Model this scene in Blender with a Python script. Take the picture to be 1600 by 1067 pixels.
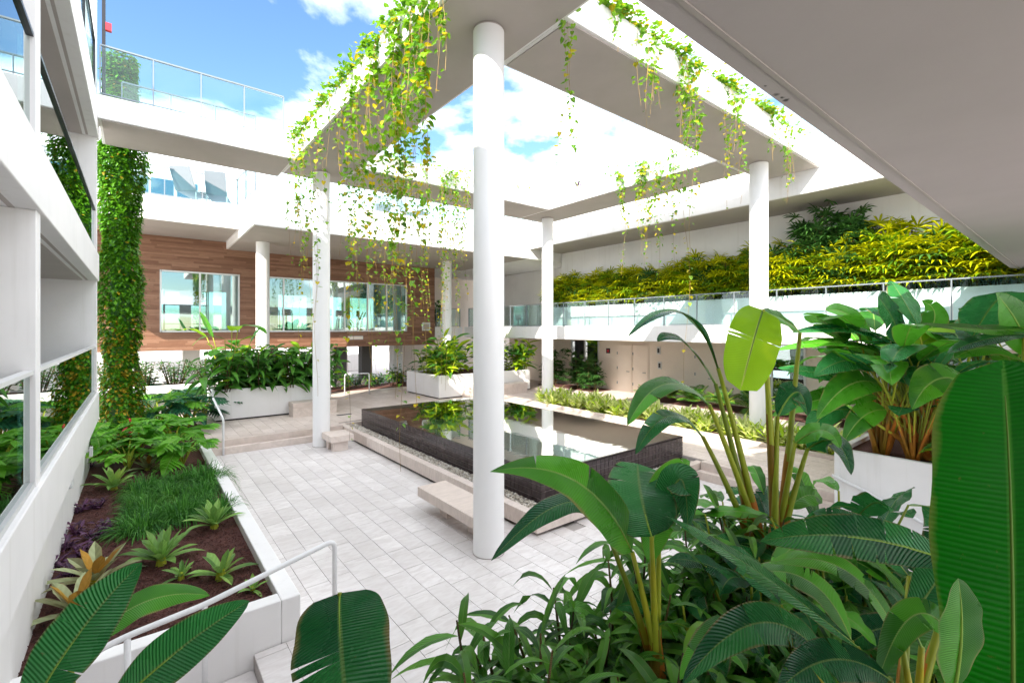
import bpy, math, random
from mathutils import Vector, Matrix
V = Vector
R = math.radians
sc = bpy.context.scene
for o in list(bpy.data.objects): bpy.data.objects.remove(o)
C = sc.collection

# ------------------------------------------------------------------ camera
F, CXP, CYP = 730.0, 800.0, 514.0            # focal length, centre column and horizon row in photograph pixels
YAW = R(38.7)
FW = V((math.sin(YAW), math.cos(YAW), 0)); RT = V((math.cos(YAW), -math.sin(YAW), 0)); UP = V((0, 0, 1))
CAM = V((0, 0, 3.3))
cam = bpy.data.objects.new('camera', bpy.data.cameras.new('camera')); C.objects.link(cam)
cam.location = CAM
cam.rotation_euler = (R(90), 0, -YAW)
cam.data.sensor_width = 36
cam.data.lens = 36 * F / 1600
cam.data.shift_y = -(533.5 - CYP) / 1600
cam.data.clip_start = 0.05
cam.data.clip_end = 5000
sc.camera = cam

# ------------------------------------------------------------------ sky, sun, exposure
TO_SUN = V((-0.60, -0.36, 0.46)).normalized()
w = bpy.data.worlds.new('World'); sc.world = w; w.use_nodes = True
nt = w.node_tree; N = nt.nodes; L = nt.links
N.clear()
wo = N.new('ShaderNodeOutputWorld'); bg = N.new('ShaderNodeBackground'); sky = N.new('ShaderNodeTexSky')
sky.sky_type = 'NISHITA'; sky.sun_disc = False
sky.sun_elevation = math.asin(TO_SUN.z); sky.sun_rotation = math.atan2(TO_SUN.x, TO_SUN.y)
sky.air_density = 1.0; sky.dust_density = 0.3; sky.ozone_density = 2.0
tc = N.new('ShaderNodeTexCoord'); sep = N.new('ShaderNodeSeparateXYZ'); L.new(tc.outputs['Generated'], sep.inputs[0])
zz = N.new('ShaderNodeMath'); zz.operation = 'MAXIMUM'; zz.inputs[1].default_value = 0.0; L.new(sep.outputs[2], zz.inputs[0])
za = N.new('ShaderNodeMath'); za.operation = 'ADD'; za.inputs[1].default_value = 0.18; L.new(zz.outputs[0], za.inputs[0])
dv = N.new('ShaderNodeVectorMath'); dv.operation = 'DIVIDE'
cz = N.new('ShaderNodeCombineXYZ')
for i in range(3): L.new(za.outputs[0], cz.inputs[i])
L.new(tc.outputs['Generated'], dv.inputs[0]); L.new(cz.outputs[0], dv.inputs[1])
mp = N.new('ShaderNodeMapping'); mp.inputs['Location'].default_value = (9.9, 17.2, 0); mp.inputs['Scale'].default_value = (1, 1, 0.001)
L.new(dv.outputs[0], mp.inputs[0])
nz = N.new('ShaderNodeTexNoise'); nz.inputs['Scale'].default_value = 1.0; nz.inputs['Detail'].default_value = 8; nz.inputs['Roughness'].default_value = 0.55
nz.inputs['Distortion'].default_value = 0.25
L.new(mp.outputs[0], nz.inputs[0])
cr = N.new('ShaderNodeValToRGB'); cr.color_ramp.elements[0].position = 0.42; cr.color_ramp.elements[1].position = 0.53
L.new(nz.outputs[0], cr.inputs[0])
mx = N.new('ShaderNodeMix'); mx.data_type = 'RGBA'
hs = N.new('ShaderNodeHueSaturation'); hs.inputs['Saturation'].default_value = 1.12; hs.inputs['Value'].default_value = .72; L.new(sky.outputs[0], hs.inputs['Color'])
hz = N.new('ShaderNodeMapRange'); hz.inputs[1].default_value = 0.0; hz.inputs[2].default_value = 0.03; L.new(sep.outputs[2], hz.inputs[0])
cm = N.new('ShaderNodeMath'); cm.operation = 'MULTIPLY'; L.new(cr.outputs[0], cm.inputs[0]); L.new(hz.outputs[0], cm.inputs[1])
L.new(cm.outputs[0], mx.inputs[0]); L.new(hs.outputs[0], mx.inputs[6]); mx.inputs[7].default_value = (7.2, 7.4, 7.8, 1)
L.new(mx.outputs[2], bg.inputs[0]); bg.inputs[1].default_value = 0.13
L.new(bg.outputs[0], wo.inputs[0])

sun = bpy.data.objects.new('sun', bpy.data.lights.new('sun', 'SUN')); C.objects.link(sun)
sun.data.energy = 3.1; sun.data.angle = R(0.5); sun.data.color = (1.0, 0.93, 0.82)
sun.location = (-20, -12, 30)
sun.rotation_euler = (-TO_SUN).to_track_quat('-Z', 'Y').to_euler()
sc.view_settings.view_transform = 'Standard'; sc.view_settings.look = 'None'
sc.view_settings.exposure = 1.95; sc.view_settings.gamma = 1; sc.view_settings.use_curve_mapping = False
sc.render.engine = 'CYCLES'
sc.cycles.max_bounces = 8; sc.cycles.diffuse_bounces = 4; sc.cycles.glossy_bounces = 4; sc.cycles.transparent_max_bounces = 24
sc.cycles.use_denoising = True
sc.cycles.caustics_reflective = False; sc.cycles.caustics_refractive = False

# ------------------------------------------------------------------ pixel helpers (a pixel gives a direction only)
def ray(px, py): return FW + RT * ((px - CXP) / F) + UP * ((CYP - py) / F)
def P(px, py, s): return CAM + ray(px, py) * s
def PZ(px, py, z): d = ray(px, py); return CAM + d * ((z - CAM.z) / d.z)
def PX(px, py, x): d = ray(px, py); return CAM + d * ((x - CAM.x) / d.x)
def PY(px, py, y): d = ray(px, py); return CAM + d * ((y - CAM.y) / d.y)
def proj(p):
    d = V(p) - CAM; s = d.dot(FW)
    if s < .05: return (-9999, -9999, s)
    return (CXP + F * d.dot(RT) / s, CYP - F * d.z / s, s)

# ------------------------------------------------------------------ mesh helpers
ORI = {}
class MB:
    def __init__(s): s.v = []; s.f = []; s.uv = []; s.smooth = False
    def face(s, idx, uv=None):
        s.f.append(idx); s.uv.append(uv or [(0, 0)] * len(idx))
    def box(s, x0, x1, y0, y1, z0, z1):
        n = len(s.v)
        s.v += [(x0, y0, z0), (x1, y0, z0), (x1, y1, z0), (x0, y1, z0), (x0, y0, z1), (x1, y0, z1), (x1, y1, z1), (x0, y1, z1)]
        for q in ((0, 3, 2, 1), (4, 5, 6, 7), (0, 1, 5, 4), (1, 2, 6, 5), (2, 3, 7, 6), (3, 0, 4, 7)): s.face([n + i for i in q])
        return s
    def tube(s, pts, r, n=8, cap=True):
        pts = [V(p) for p in pts]; rr = r if isinstance(r, (list, tuple)) else [r] * len(pts)
        b = len(s.v); prev = None
        for i, p in enumerate(pts):
            t = (pts[min(i + 1, len(pts) - 1)] - pts[max(i - 1, 0)])
            if t.length < 1e-9: t = V((0, 0, 1))
            t.normalize()
            if prev is None: a = t.cross(V((0, 0, 1)) if abs(t.z) < .9 else V((1, 0, 0)))
            else: a = prev - t * prev.dot(t)
            a.normalize(); prev = a; c = t.cross(a)
            for k in range(n):
                g = 2 * math.pi * k / n
                s.v.append(tuple(p + (a * math.cos(g) + c * math.sin(g)) * rr[i]))
        for i in range(len(pts) - 1):
            for k in range(n):
                k2 = (k + 1) % n
                s.face([b + i * n + k, b + i * n + k2, b + (i + 1) * n + k2, b + (i + 1) * n + k],
                       [(k / n, i), ((k + 1) / n, i), ((k + 1) / n, i + 1), (k / n, i + 1)])
        if cap:
            s.face([b + k for k in reversed(range(n))]); e = b + (len(pts) - 1) * n; s.face([e + k for k in range(n)])
        return s
    def cyl(s, x, y, z0, z1, r, n=48): return s.tube([(x, y, z0), (x, y, z1)], r, n)
    def quad(s, a, b, c, d):
        n = len(s.v); s.v += [tuple(a), tuple(b), tuple(c), tuple(d)]; s.face([n, n + 1, n + 2, n + 3], [(0, 0), (1, 0), (1, 1), (0, 1)]); return s
    def mesh(s, name, mat, o=V((0, 0, 0)), smooth=None):
        me = bpy.data.meshes.new(name)
        ox, oy, oz = o
        me.from_pydata([(a - ox, b - oy, c - oz) for a, b, c in s.v], [], s.f)
        uvl = me.uv_layers.new(name='UVMap')
        flat = [c for u in s.uv for p in u for c in p]
        uvl.data.foreach_set('uv', flat)
        if s.smooth if smooth is None else smooth: me.polygons.foreach_set('use_smooth', [True] * len(me.polygons))
        if mat: me.materials.append(mat)
        me.update()
        return me
    def build(s, name, mat, parent=None, smooth=None, bevel=0, **kw):
        o = V((0, 0, 0)); root = parent
        while root is not None and root.parent is not None: root = root.parent
        if root is not None: o = ORI.get(root.name, V((0, 0, 0)))
        ob = bpy.data.objects.new(name, s.mesh(name, mat, o, smooth)); C.objects.link(ob)
        if parent is not None: ob.parent = parent
        else: ORI[ob.name] = V((0, 0, 0))
        if bevel:
            m = ob.modifiers.new('bevel', 'BEVEL'); m.width = bevel; m.segments = 2; m.limit_method = 'ANGLE'; m.angle_limit = R(40)
        for k, val in kw.items(): ob[k] = val
        return ob
def box(x0, x1, y0, y1, z0, z1): return MB().box(x0, x1, y0, y1, z0, z1)
def T(name, label, cat, loc=(0, 0, 0), group=None):
    o = bpy.data.objects.new(name, None); C.objects.link(o); o.location = loc; o.empty_display_size = .1
    ORI[o.name] = V(loc); o['label'] = label; o['category'] = cat
    if group: o['group'] = group
    return o
def copy_tree(o, parent=None):
    c = o.copy(); C.objects.link(c); c.parent = parent
    for ch in list(o.children): copy_tree(ch, c)
    return c
def put(proto, used, loc, rz, sca, label, group):
    o = proto if not used else copy_tree(proto)
    o.location = loc; o.rotation_euler = (0, 0, rz); o.scale = (sca, sca, sca) if not isinstance(sca, tuple) else sca
    o['label'] = label; o['group'] = group
    return o

# ------------------------------------------------------------------ materials
def mat(name):
    m = bpy.data.materials.new(name); m.use_nodes = True; n = m.node_tree
    return m, n.nodes, n.links, n.nodes['Principled BSDF']
def mathn(N, L, op, a, b=None, c=None):
    n = N.new('ShaderNodeMath'); n.operation = op
    for i, x in enumerate((a, b, c)):
        if x is None: continue
        if isinstance(x, (int, float)): n.inputs[i].default_value = x
        else: L.new(x, n.inputs[i])
    return n.outputs[0]
def mixc(N, L, f, a, b, mode='MIX'):
    n = N.new('ShaderNodeMix'); n.data_type = 'RGBA'; n.blend_type = mode
    for i, x in ((0, f), (6, a), (7, b)):
        if isinstance(x, (int, float)): n.inputs[i].default_value = x
        elif isinstance(x, (tuple, list)): n.inputs[i].default_value = (*x, 1) if len(x) == 3 else x
        else: L.new(x, n.inputs[i])
    return n.outputs[2]
def noise(N, L, scale, detail=4, rough=.55, vec=None, dist=0):
    n = N.new('ShaderNodeTexNoise'); n.inputs['Scale'].default_value = scale; n.inputs['Detail'].default_value = detail
    n.inputs['Roughness'].default_value = rough; n.inputs['Distortion'].default_value = dist
    if vec is not None: L.new(vec, n.inputs['Vector'])
    return n.outputs[0]
def ramp(N, L, x, stops):
    n = N.new('ShaderNodeValToRGB'); e = n.color_ramp.elements
    while len(e) < len(stops): e.new(.5)
    for k, (p, c) in enumerate(stops):
        e[k].position = p; e[k].color = (*c, 1) if isinstance(c, (tuple, list)) else (c, c, c, 1)
    L.new(x, n.inputs[0]); return n.outputs[0]
def bump(N, L, h, bs, strength=.2, dist=.01):
    b = N.new('ShaderNodeBump'); b.inputs['Strength'].default_value = strength; b.inputs['Distance'].default_value = dist
    L.new(h, b.inputs['Height']); L.new(b.outputs[0], bs.inputs['Normal'])
def objco(N): return N.new('ShaderNodeTexCoord').outputs['Object']

def stucco(name, col, dirt=.06, rough=.75, drips=False):
    m, N, L, b = mat(name); g = N.new('ShaderNodeNewGeometry').outputs['Position']
    n1 = noise(N, L, .9, 5, .6, g); n2 = noise(N, L, 140, 3, .6, g); n3 = noise(N, L, 7, 4, .6, g)
    lo = tuple(c * (1 - dirt * 2) for c in col); c = mixc(N, L, ramp(N, L, n1, [(.35, 0.), (.65, 1.)]), lo, col)
    c = mixc(N, L, mathn(N, L, 'MULTIPLY', n3, dirt), c, (.45, .42, .38))
    if drips:
        mpn = N.new('ShaderNodeMapping'); mpn.inputs['Scale'].default_value = (5, 5, .25); L.new(g, mpn.inputs[0])
        d = ramp(N, L, noise(N, L, 1.5, 5, .6, mpn.outputs[0]), [(.56, 0.), (.75, .22)])
        c = mixc(N, L, d, c, (.5, .47, .42))
    L.new(c, b.inputs['Base Color']); b.inputs['Roughness'].default_value = rough
    bump(N, L, mathn(N, L, 'ADD', n2, mathn(N, L, 'MULTIPLY', n3, .6)), b, .12, .006)
    return m
M = {}
M['white'] = stucco('white_stucco', (.86, .845, .84), .03, drips=True)
M['column'] = stucco('column_paint', (.86, .85, .85), .015, .5)
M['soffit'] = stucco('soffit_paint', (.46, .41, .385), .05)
M['beige'] = stucco('beige_stucco', (.93, .83, .74), .03)
M['roof'] = stucco('roof_gravel', (.6, .58, .55), .1)
def simple(name, col, rough=.5, metal=0, spec=.5):
    m, N, L, b = mat(name); b.inputs['Base Color'].default_value = (*col, 1); b.inputs['Roughness'].default_value = rough
    b.inputs['Metallic'].default_value = metal; b.inputs['Specular IOR Level'].default_value = spec
    g = objco(N); n = noise(N, L, 30, 3, .6, g)
    L.new(mixc(N, L, mathn(N, L, 'MULTIPLY', n, .35), (*col, 1), tuple(c * .6 for c in col)), b.inputs['Base Color'])
    return m
M['steel'] = simple('brushed_steel', (.26, .30, .33), .42, .35)
M['rail_white'] = simple('white_rail_paint', (.82, .82, .83), .35)
M['dark_metal'] = simple('dark_bronze_metal', (.03, .03, .035), .4, .3)
M['alu'] = simple('pale_aluminium', (.72, .73, .73), .4, .4)
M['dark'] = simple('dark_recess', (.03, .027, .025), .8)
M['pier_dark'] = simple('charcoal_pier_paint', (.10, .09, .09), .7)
M['red'] = simple('red_box_paint', (.6, .03, .05), .4)
M['yellow'] = simple('yellow_vinyl', (.75, .5, .03), .35)
M['blue'] = simple('blue_vinyl', (.03, .16, .45), .35)
M['grey_fabric'] = simple('grey_sling_fabric', (.28, .32, .36), .8)
def glass(name, tint, refl, rough=0.0, fk=1.0):
    m, N, L, b = mat(name); N.remove(b); out = N['Material Output']
    tr = N.new('ShaderNodeBsdfTransparent'); tr.inputs[0].default_value = (*tint, 1)
    gl = N.new('ShaderNodeBsdfGlossy'); gl.inputs['Roughness'].default_value = rough; gl.inputs[0].default_value = (.95, 1, .99, 1)
    fr = N.new('ShaderNodeFresnel'); fr.inputs[0].default_value = 1.5
    f = mathn(N, L, 'MINIMUM', mathn(N, L, 'ADD', mathn(N, L, 'MULTIPLY', fr.outputs[0], fk), refl), 1.0)
    ms = N.new('ShaderNodeMixShader'); L.new(f, ms.inputs[0]); L.new(tr.outputs[0], ms.inputs[1]); L.new(gl.outputs[0], ms.inputs[2])
    L.new(ms.outputs[0], out.inputs['Surface']); return m
M['rail_glass'] = glass('clear_balustrade_glass', (.84, .94, .94), .015, fk=.45)
M['tint_glass'] = glass('green_tinted_glass', (.32, .56, .50), .12)
M['window_glass'] = glass('window_glass', (.45, .68, .66), .22)
def tile_mat(name, cols, rough=.45, vein=.5, grime=.1):
    m, N, L, b = mat(name); g = N.new('ShaderNodeNewGeometry'); pos = g.outputs['Position']
    oi = N.new('ShaderNodeObjectInfo')
    rnd = mathn(N, L, 'FRACT', mathn(N, L, 'ADD', oi.outputs['Random'], g.outputs['Random Per Island']))
    ofs = N.new('ShaderNodeCombineXYZ'); L.new(mathn(N, L, 'MULTIPLY', rnd, 57.0), ofs.inputs[0]); L.new(mathn(N, L, 'MULTIPLY', rnd, 31.0), ofs.inputs[1])
    va = N.new('ShaderNodeVectorMath'); va.operation = 'ADD'; L.new(pos, va.inputs[0]); L.new(ofs.outputs[0], va.inputs[1])
    mpn = N.new('ShaderNodeMapping'); mpn.inputs['Scale'].default_value = (2.2, 6, 2); L.new(va.outputs[0], mpn.inputs[0])
    n1 = noise(N, L, 1.6, 6, .62, mpn.outputs[0], 1.2)
    n2 = noise(N, L, .5, 4, .6, pos); n3 = noise(N, L, 90, 2, .6, pos)
    c = mixc(N, L, ramp(N, L, rnd, [(0., 0.), (1., 1.)]), cols[0], cols[1])
    c = mixc(N, L, mathn(N, L, 'MULTIPLY', ramp(N, L, n1, [(.40, 0.), (.62, 1.)]), vein), c, cols[2])
    c = mixc(N, L, mathn(N, L, 'MULTIPLY', ramp(N, L, n2, [(.4, 0.), (.7, 1.)]), grime), c, (.28, .25, .22))
    L.new(c, b.inputs['Base Color']); b.inputs['Roughness'].default_value = rough
    bump(N, L, mathn(N, L, 'ADD', n3, n1), b, .08, .004)
    return m
M['paver'] = tile_mat('veined_stone_paver', ((.79, .755, .745), (.66, .625, .615), (.54, .49, .475)), .40, .55, .16)
M['warm_stone'] = tile_mat('warm_limestone', ((.74, .64, .58), (.62, .52, .46), (.50, .42, .37)), .5, .5)
M['joint'] = simple('grey_grout', (.42, .385, .365), .9)
M['pool_tile'] = tile_mat('dark_glazed_tile', ((.032, .022, .024), (.065, .045, .048), (.02, .015, .018)), .18, .4, .05)
M['pool_grout'] = simple('pool_grout', (.34, .29, .28), .7)
def pebble_mat():
    m, N, L, b = mat('river_pebbles'); g = N.new('ShaderNodeNewGeometry')
    c = ramp(N, L, g.outputs['Random Per Island'], [(0., (.22, .18, .14)), (.3, (.48, .42, .34)), (.7, (.66, .60, .52)), (1., (.75, .72, .68))])
    L.new(c, b.inputs['Base Color']); b.inputs['Roughness'].default_value = .6; return m
M['pebble'] = pebble_mat()
def mulch_mat():
    m, N, L, b = mat('red_brown_mulch'); g = N.new('ShaderNodeNewGeometry'); pos = g.outputs['Position']
    n = noise(N, L, 60, 5, .7, pos); n2 = noise(N, L, 3, 3, .6, pos)
    c = ramp(N, L, mathn(N, L, 'ADD', mathn(N, L, 'MULTIPLY', g.outputs['Random Per Island'], .45), mathn(N, L, 'MULTIPLY', n, .6)),
             [(.2, (.022, .007, .006)), (.5, (.095, .028, .022)), (.85, (.20, .075, .055))])
    L.new(mixc(N, L, mathn(N, L, 'MULTIPLY', n2, .4), c, (.03, .015, .012)), b.inputs['Base Color']); b.inputs['Roughness'].default_value = .9
    bump(N, L, n, b, .8, .03); return m
M['mulch'] = mulch_mat()
def water_mat():
    m, N, L, b = mat('still_pool_water'); N.remove(b); out = N['Material Output']; pos = N.new('ShaderNodeNewGeometry').outputs['Position']
    d = N.new('ShaderNodeBsdfDiffuse'); d.inputs[0].default_value = (.30, .30, .25, 1)
    gl = N.new('ShaderNodeBsdfGlossy'); gl.inputs['Roughness'].default_value = .015; gl.inputs[0].default_value = (.92, .95, .93, 1)
    fr = N.new('ShaderNodeFresnel'); fr.inputs[0].default_value = 1.33
    f = mathn(N, L, 'MINIMUM', mathn(N, L, 'ADD', mathn(N, L, 'MULTIPLY', fr.outputs[0], 1.5), .5), 1.)
    bu = N.new('ShaderNodeBump'); bu.inputs['Strength'].default_value = .06; bu.inputs['Distance'].default_value = .02
    nn = noise(N, L, 3.2, 3, .5, pos, .6); L.new(nn, bu.inputs['Height']); L.new(bu.outputs[0], gl.inputs['Normal'])
    ms = N.new('ShaderNodeMixShader'); L.new(f, ms.inputs[0]); L.new(d.outputs[0], ms.inputs[1]); L.new(gl.outputs[0], ms.inputs[2])
    L.new(ms.outputs[0], out.inputs['Surface']); return m
M['water'] = water_mat()
def wood_mat():
    m, N, L, b = mat('brown_wood_plank'); g = N.new('ShaderNodeNewGeometry'); pos = g.outputs['Position']
    r = g.outputs['Random Per Island']
    ofs = N.new('ShaderNodeCombineXYZ'); L.new(mathn(N, L, 'MULTIPLY', r, 40.), ofs.inputs[0]); L.new(mathn(N, L, 'MULTIPLY', r, 17.), ofs.inputs[2])
    va = N.new('ShaderNodeVectorMath'); L.new(pos, va.inputs[0]); L.new(ofs.outputs[0], va.inputs[1])
    mpn = N.new('ShaderNodeMapping'); mpn.inputs['Scale'].default_value = (1.2, 1, 22); L.new(va.outputs[0], mpn.inputs[0])
    n = noise(N, L, 2.2, 5, .6, mpn.outputs[0], .6)
    c = ramp(N, L, r, [(0., (.20, .092, .05)), (.5, (.29, .145, .085)), (1., (.37, .205, .13))])
    c = mixc(N, L, ramp(N, L, n, [(.35, 0.), (.7, .6)]), c, (.14, .055, .03))
    L.new(c, b.inputs['Base Color']); b.inputs['Roughness'].default_value = .55; bump(N, L, n, b, .15, .004); return m
M['wood'] = wood_mat()
# ================================================================== THE SETTING
Z1 = 0.35            # level of the upper court; the lower court is z = 0
def struct(mb, name, m, **kw): return mb.build(name, m, None, kind='structure', **kw)

struct(MB().quad((-400, -400, -1.4), (600, -400, -1.4), (600, 600, -1.4), (-400, 600, -1.4)), 'ground', M['roof'])

def tiles(parent, rects, z, m, excl, nmax, tw=.30, tl=.60, gap=.006, seed=1):
    rng = random.Random(seed); out = []
    for (x0, x1, y0, y1) in rects:
        nx = math.ceil((x1 - x0) / tw)
        for i in range(nx):
            a = x0 + i * tw; b = min(a + tw, x1); y = y0 - rng.random() * tl
            while y < y1:
                c0, c1 = max(y, y0), min(y + tl, y1); y += tl
                if c1 - c0 < .03: continue
                cx, cy = (a + b) / 2, (c0 + c1) / 2
                if any(cx > e[0] and cx < e[1] and cy > e[2] and cy < e[3] for e in excl): continue
                px, py, s = proj((cx, cy, z))
                vis = -40 < px < 1640 and py < 1110 and s > 0
                out.append((0 if vis else 1, s, a, b, c0, c1))
    out.sort()
    me = {}; rest = MB()
    for k, (vis, s, a, b, c0, c1) in enumerate(out):
        h = rng.uniform(-.0012, .0012)
        if k < nmax and not vis:
            key = (round(b - a, 3), round(c1 - c0, 3))
            if key not in me:
                me[key] = box(-(b - a) / 2 + gap / 2, (b - a) / 2 - gap / 2, -(c1 - c0) / 2 + gap / 2, (c1 - c0) / 2 - gap / 2, -.02, 0).mesh('paver', m)
            o = bpy.data.objects.new('paver', me[key]); C.objects.link(o); o.parent = parent
            o.location = ((a + b) / 2, (c0 + c1) / 2, z + h)
        else:
            rest.box(a + gap / 2, b - gap / 2, c0 + gap / 2, c1 - gap / 2, z - .02 + h, z + h)
    if rest.v: rest.build('paver_field', m, parent, kind='stuff')

POOLX = (4.94, 9.98, 5.53, 15.0)
lower = struct(box(.92, 9.62, -3, 14.3, -1.2, -.018), 'lower_court_floor', M['joint'])
tiles(lower, [(1.36, 9.62, 1.4, 14.3), (.92, 1.36, 2.5, 5.34)], 0, M['paver'], [(5.0, 10, 5.6, 14.9)], 290)
up = struct(MB().box(-6, 4.94, 14.65, 40, -1.2, Z1 - .018).box(4.94, 9.97, 15.0, 40, -1.2, Z1 - .018).box(9.97, 30, -6, 40, -1.2, Z1 - .018), 'upper_court_floor', M['joint'])
tiles(up, [(-2, 4.94, 14.68, 24), (4.94, 9.97, 15.0, 24), (9.98, 18, 1, 24)], Z1, M['warm_stone'], [], 290, seed=2)

def steps(name, boxes, m):
    st = struct(box(*boxes[0]), name, m, bevel=.006)
    for b in boxes[1:]: box(*b).build('step', m, st, bevel=.006)
    return st
steps('back_steps', [(1.38, 4.93, 14.302, 14.478, -.5, .175), (1.38, 4.93, 14.48, 14.648, -.5, Z1 + .001)], M['warm_stone'])
steps('side_steps', [(9.622, 9.79, 2.92, 5.5, -.5, .175), (9.792, 9.966, 2.92, 5.5, -.5, Z1 + .001)], M['warm_stone'])
steps('entry_steps', [(.07, .918, 3.4, 5.34, -1.2, -.15), (-.80, .068, 3.4, 5.34, -1.2, -.30)], M['paver'])
# dark floor drain
dr = T('floor_drain', 'small dark slotted drain grate set in the upper court paving', 'drain', (5.55, 16.2, Z1))
box(5.3, 5.8, 16.1, 16.25, Z1 + .002, Z1 + .006).build('frame', M['dark_metal'], dr)
for k in range(6): box(5.33 + k * .075, 5.38 + k * .075, 16.11, 16.24, Z1 + .006, Z1 + .010).build('bar', M['dark'], dr)

# ------------------------------------------------------------------ reflecting pool
rng = random.Random(5)
pool = T('reflecting_pool', 'raised square-edged reflecting pool clad in dark tiles with still mirror water', 'pool', (5.5, 6.06, 0))
PX0, PX1, PY0, PY1, PZ0, PZ1 = 5.5, 10.0, 6.06, 14.45, .20, .78
box(PX0 + .012, PX1 - .012, PY0 + .012, PY1 - .012, .0, PZ1 - .03).build('basin', M['pool_grout'], pool)
pt = []
tw = .121
nx = int((PX1 - PX0) / tw); tx = (PX1 - PX0) / nx; ny = int((PY1 - PY0) / tw); ty = (PY1 - PY0) / ny
tz = (PZ1 - PZ0) / 5
for k in range(5):
    z0 = PZ0 + k * tz
    for i in range(nx): pt.append((PX0 + (i + .5) * tx, PY0, z0, 0))
    for i in range(ny): pt.append((PX0, PY0 + (i + .5) * ty, z0, 1))
    for i in range(nx): pt.append((PX0 + (i + .5) * tx, PY1, z0, 2))
    for i in range(ny): pt.append((PX1, PY0 + (i + .5) * ty, z0, 3))
fme = box(-tx / 2 + .0055, tx / 2 - .0055, 0, .012, .0055, tz - .0055).mesh('tile', M['pool_tile'])
lme = box(0, .012, -ty / 2 + .0055, ty / 2 - .0055, .0055, tz - .0055).mesh('tile', M['pool_tile'])
rest = MB(); cnt = 0
pt.sort(key=lambda q: (q[3] > 1, (V(q[:3]) - CAM).length))
for (x, y, z, side) in pt:
    if cnt < 290 and side < 2:
        o = bpy.data.objects.new('tile', fme if side == 0 else lme); C.objects.link(o); o.parent = pool
        o.location = V((x, y, z)) - ORI[pool.name]; cnt += 1
    elif side in (0, 2): yy = y if side == 0 else y - .012; rest.box(x - tx / 2 + .0055, x + tx / 2 - .0055, yy, yy + .012, z + .0055, z + tz - .0055)
    else: xx = x if side == 1 else x - .012; rest.box(xx, xx + .012, y - ty / 2 + .0055, y + ty / 2 - .0055, z + .0055, z + tz - .0055)
rest.build('tile_field', M['pool_tile'], pool, kind='stuff')
n = 24; wm = MB()
wm.quad((PX0 + .05, PY0 + .05, PZ1 + .002), (PX1 - .05, PY0 + .05, PZ1 + .002), (PX1 - .05, PY1 - .05, PZ1 + .002), (PX0 + .05, PY1 - .05, PZ1 + .002))
wm.build('water', M['water'], pool)
for (a, b, c, d) in ((PX0, PX1, PY0, PY0 + .05), (PX0, PX1, PY1 - .05, PY1), (PX0, PX0 + .05, PY0 + .051, PY1 - .051), (PX1 - .05, PX1, PY0 + .051, PY1 - .051)):
    box(a + .001, b - .001, c, d, PZ1 - .03, PZ1).build('rim', M['pool_tile'], pool)
kerb = T('pool_kerb', 'low limestone kerb with shadow gap running round the dark pool', 'kerb', (4.94, 5.53, 0))
def kerbrun(a, b, fixed0, fixed1, alongx):
    n = max(1, round((b - a) / 1.2)); d = (b - a) / n
    for k in range(n):
        p0, p1 = a + k * d + .002, a + (k + 1) * d - .002
        (box(p0, p1, fixed0, fixed1, .05, .31) if alongx else box(fixed0, fixed1, p0, p1, .05, .31)).build('kerb_stone', M['warm_stone'], kerb, bevel=.005)
kerbrun(4.94, 9.98, 5.53, 5.70, True); kerbrun(5.702, 14.9, 4.94, 5.11, False); kerbrun(5.702, 14.9, 10.22, 10.39, False); kerbrun(4.94, 10.39, 14.902, 15.06, True)
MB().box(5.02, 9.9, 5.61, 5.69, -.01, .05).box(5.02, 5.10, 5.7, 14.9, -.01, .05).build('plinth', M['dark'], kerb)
# pebbles between kerb and pool
pb = MB(); rng = random.Random(8)
def pebble(mb, x, y, z, r):
    n = len(mb.v); a = rng.random() * 6.28; sx, sy, sz = r * rng.uniform(.8, 1.4), r * rng.uniform(.7, 1), r * rng.uniform(.5, .75); ca, sa = math.cos(a), math.sin(a)
    pts = [(0, 0, 1), (0, 0, -1)] + [(math.cos(t * 1.0472), math.sin(t * 1.0472), rng.uniform(-.15, .25)) for t in range(6)]
    for (px, py, pz) in pts:
        px *= sx; py *= sy; mb.v.append((x + px * ca - py * sa, y + px * sa + py * ca, z + pz * sz))
    for t in range(6): mb.face([n, n + 2 + t, n + 2 + (t + 1) % 6]); mb.face([n + 1, n + 2 + (t + 1) % 6, n + 2 + t])
for k in range(6500):
    if rng.random() < .45: x, y = rng.uniform(5.14, 10.1), rng.uniform(5.73, 6.03)
    else: x, y = rng.uniform(5.14, 5.47), rng.uniform(5.73, 14.8)
    pebble(pb, x, y, .235 + rng.uniform(0, .022), rng.uniform(.017, .034))
pb.build('pebble_bed', M['pebble'], None, smooth=True, kind='stuff', label='cream river pebbles filling the gap between pool and kerb', category='pebbles')
struct(MB().box(5.112, 10.22, 5.702, 6.07, 0, .235).box(5.112, 5.51, 6.08, 14.9, 0, .235).box(9.99, 10.22, 6.08, 14.9, 0, .235), 'pebble_trough', M['joint'])

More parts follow.
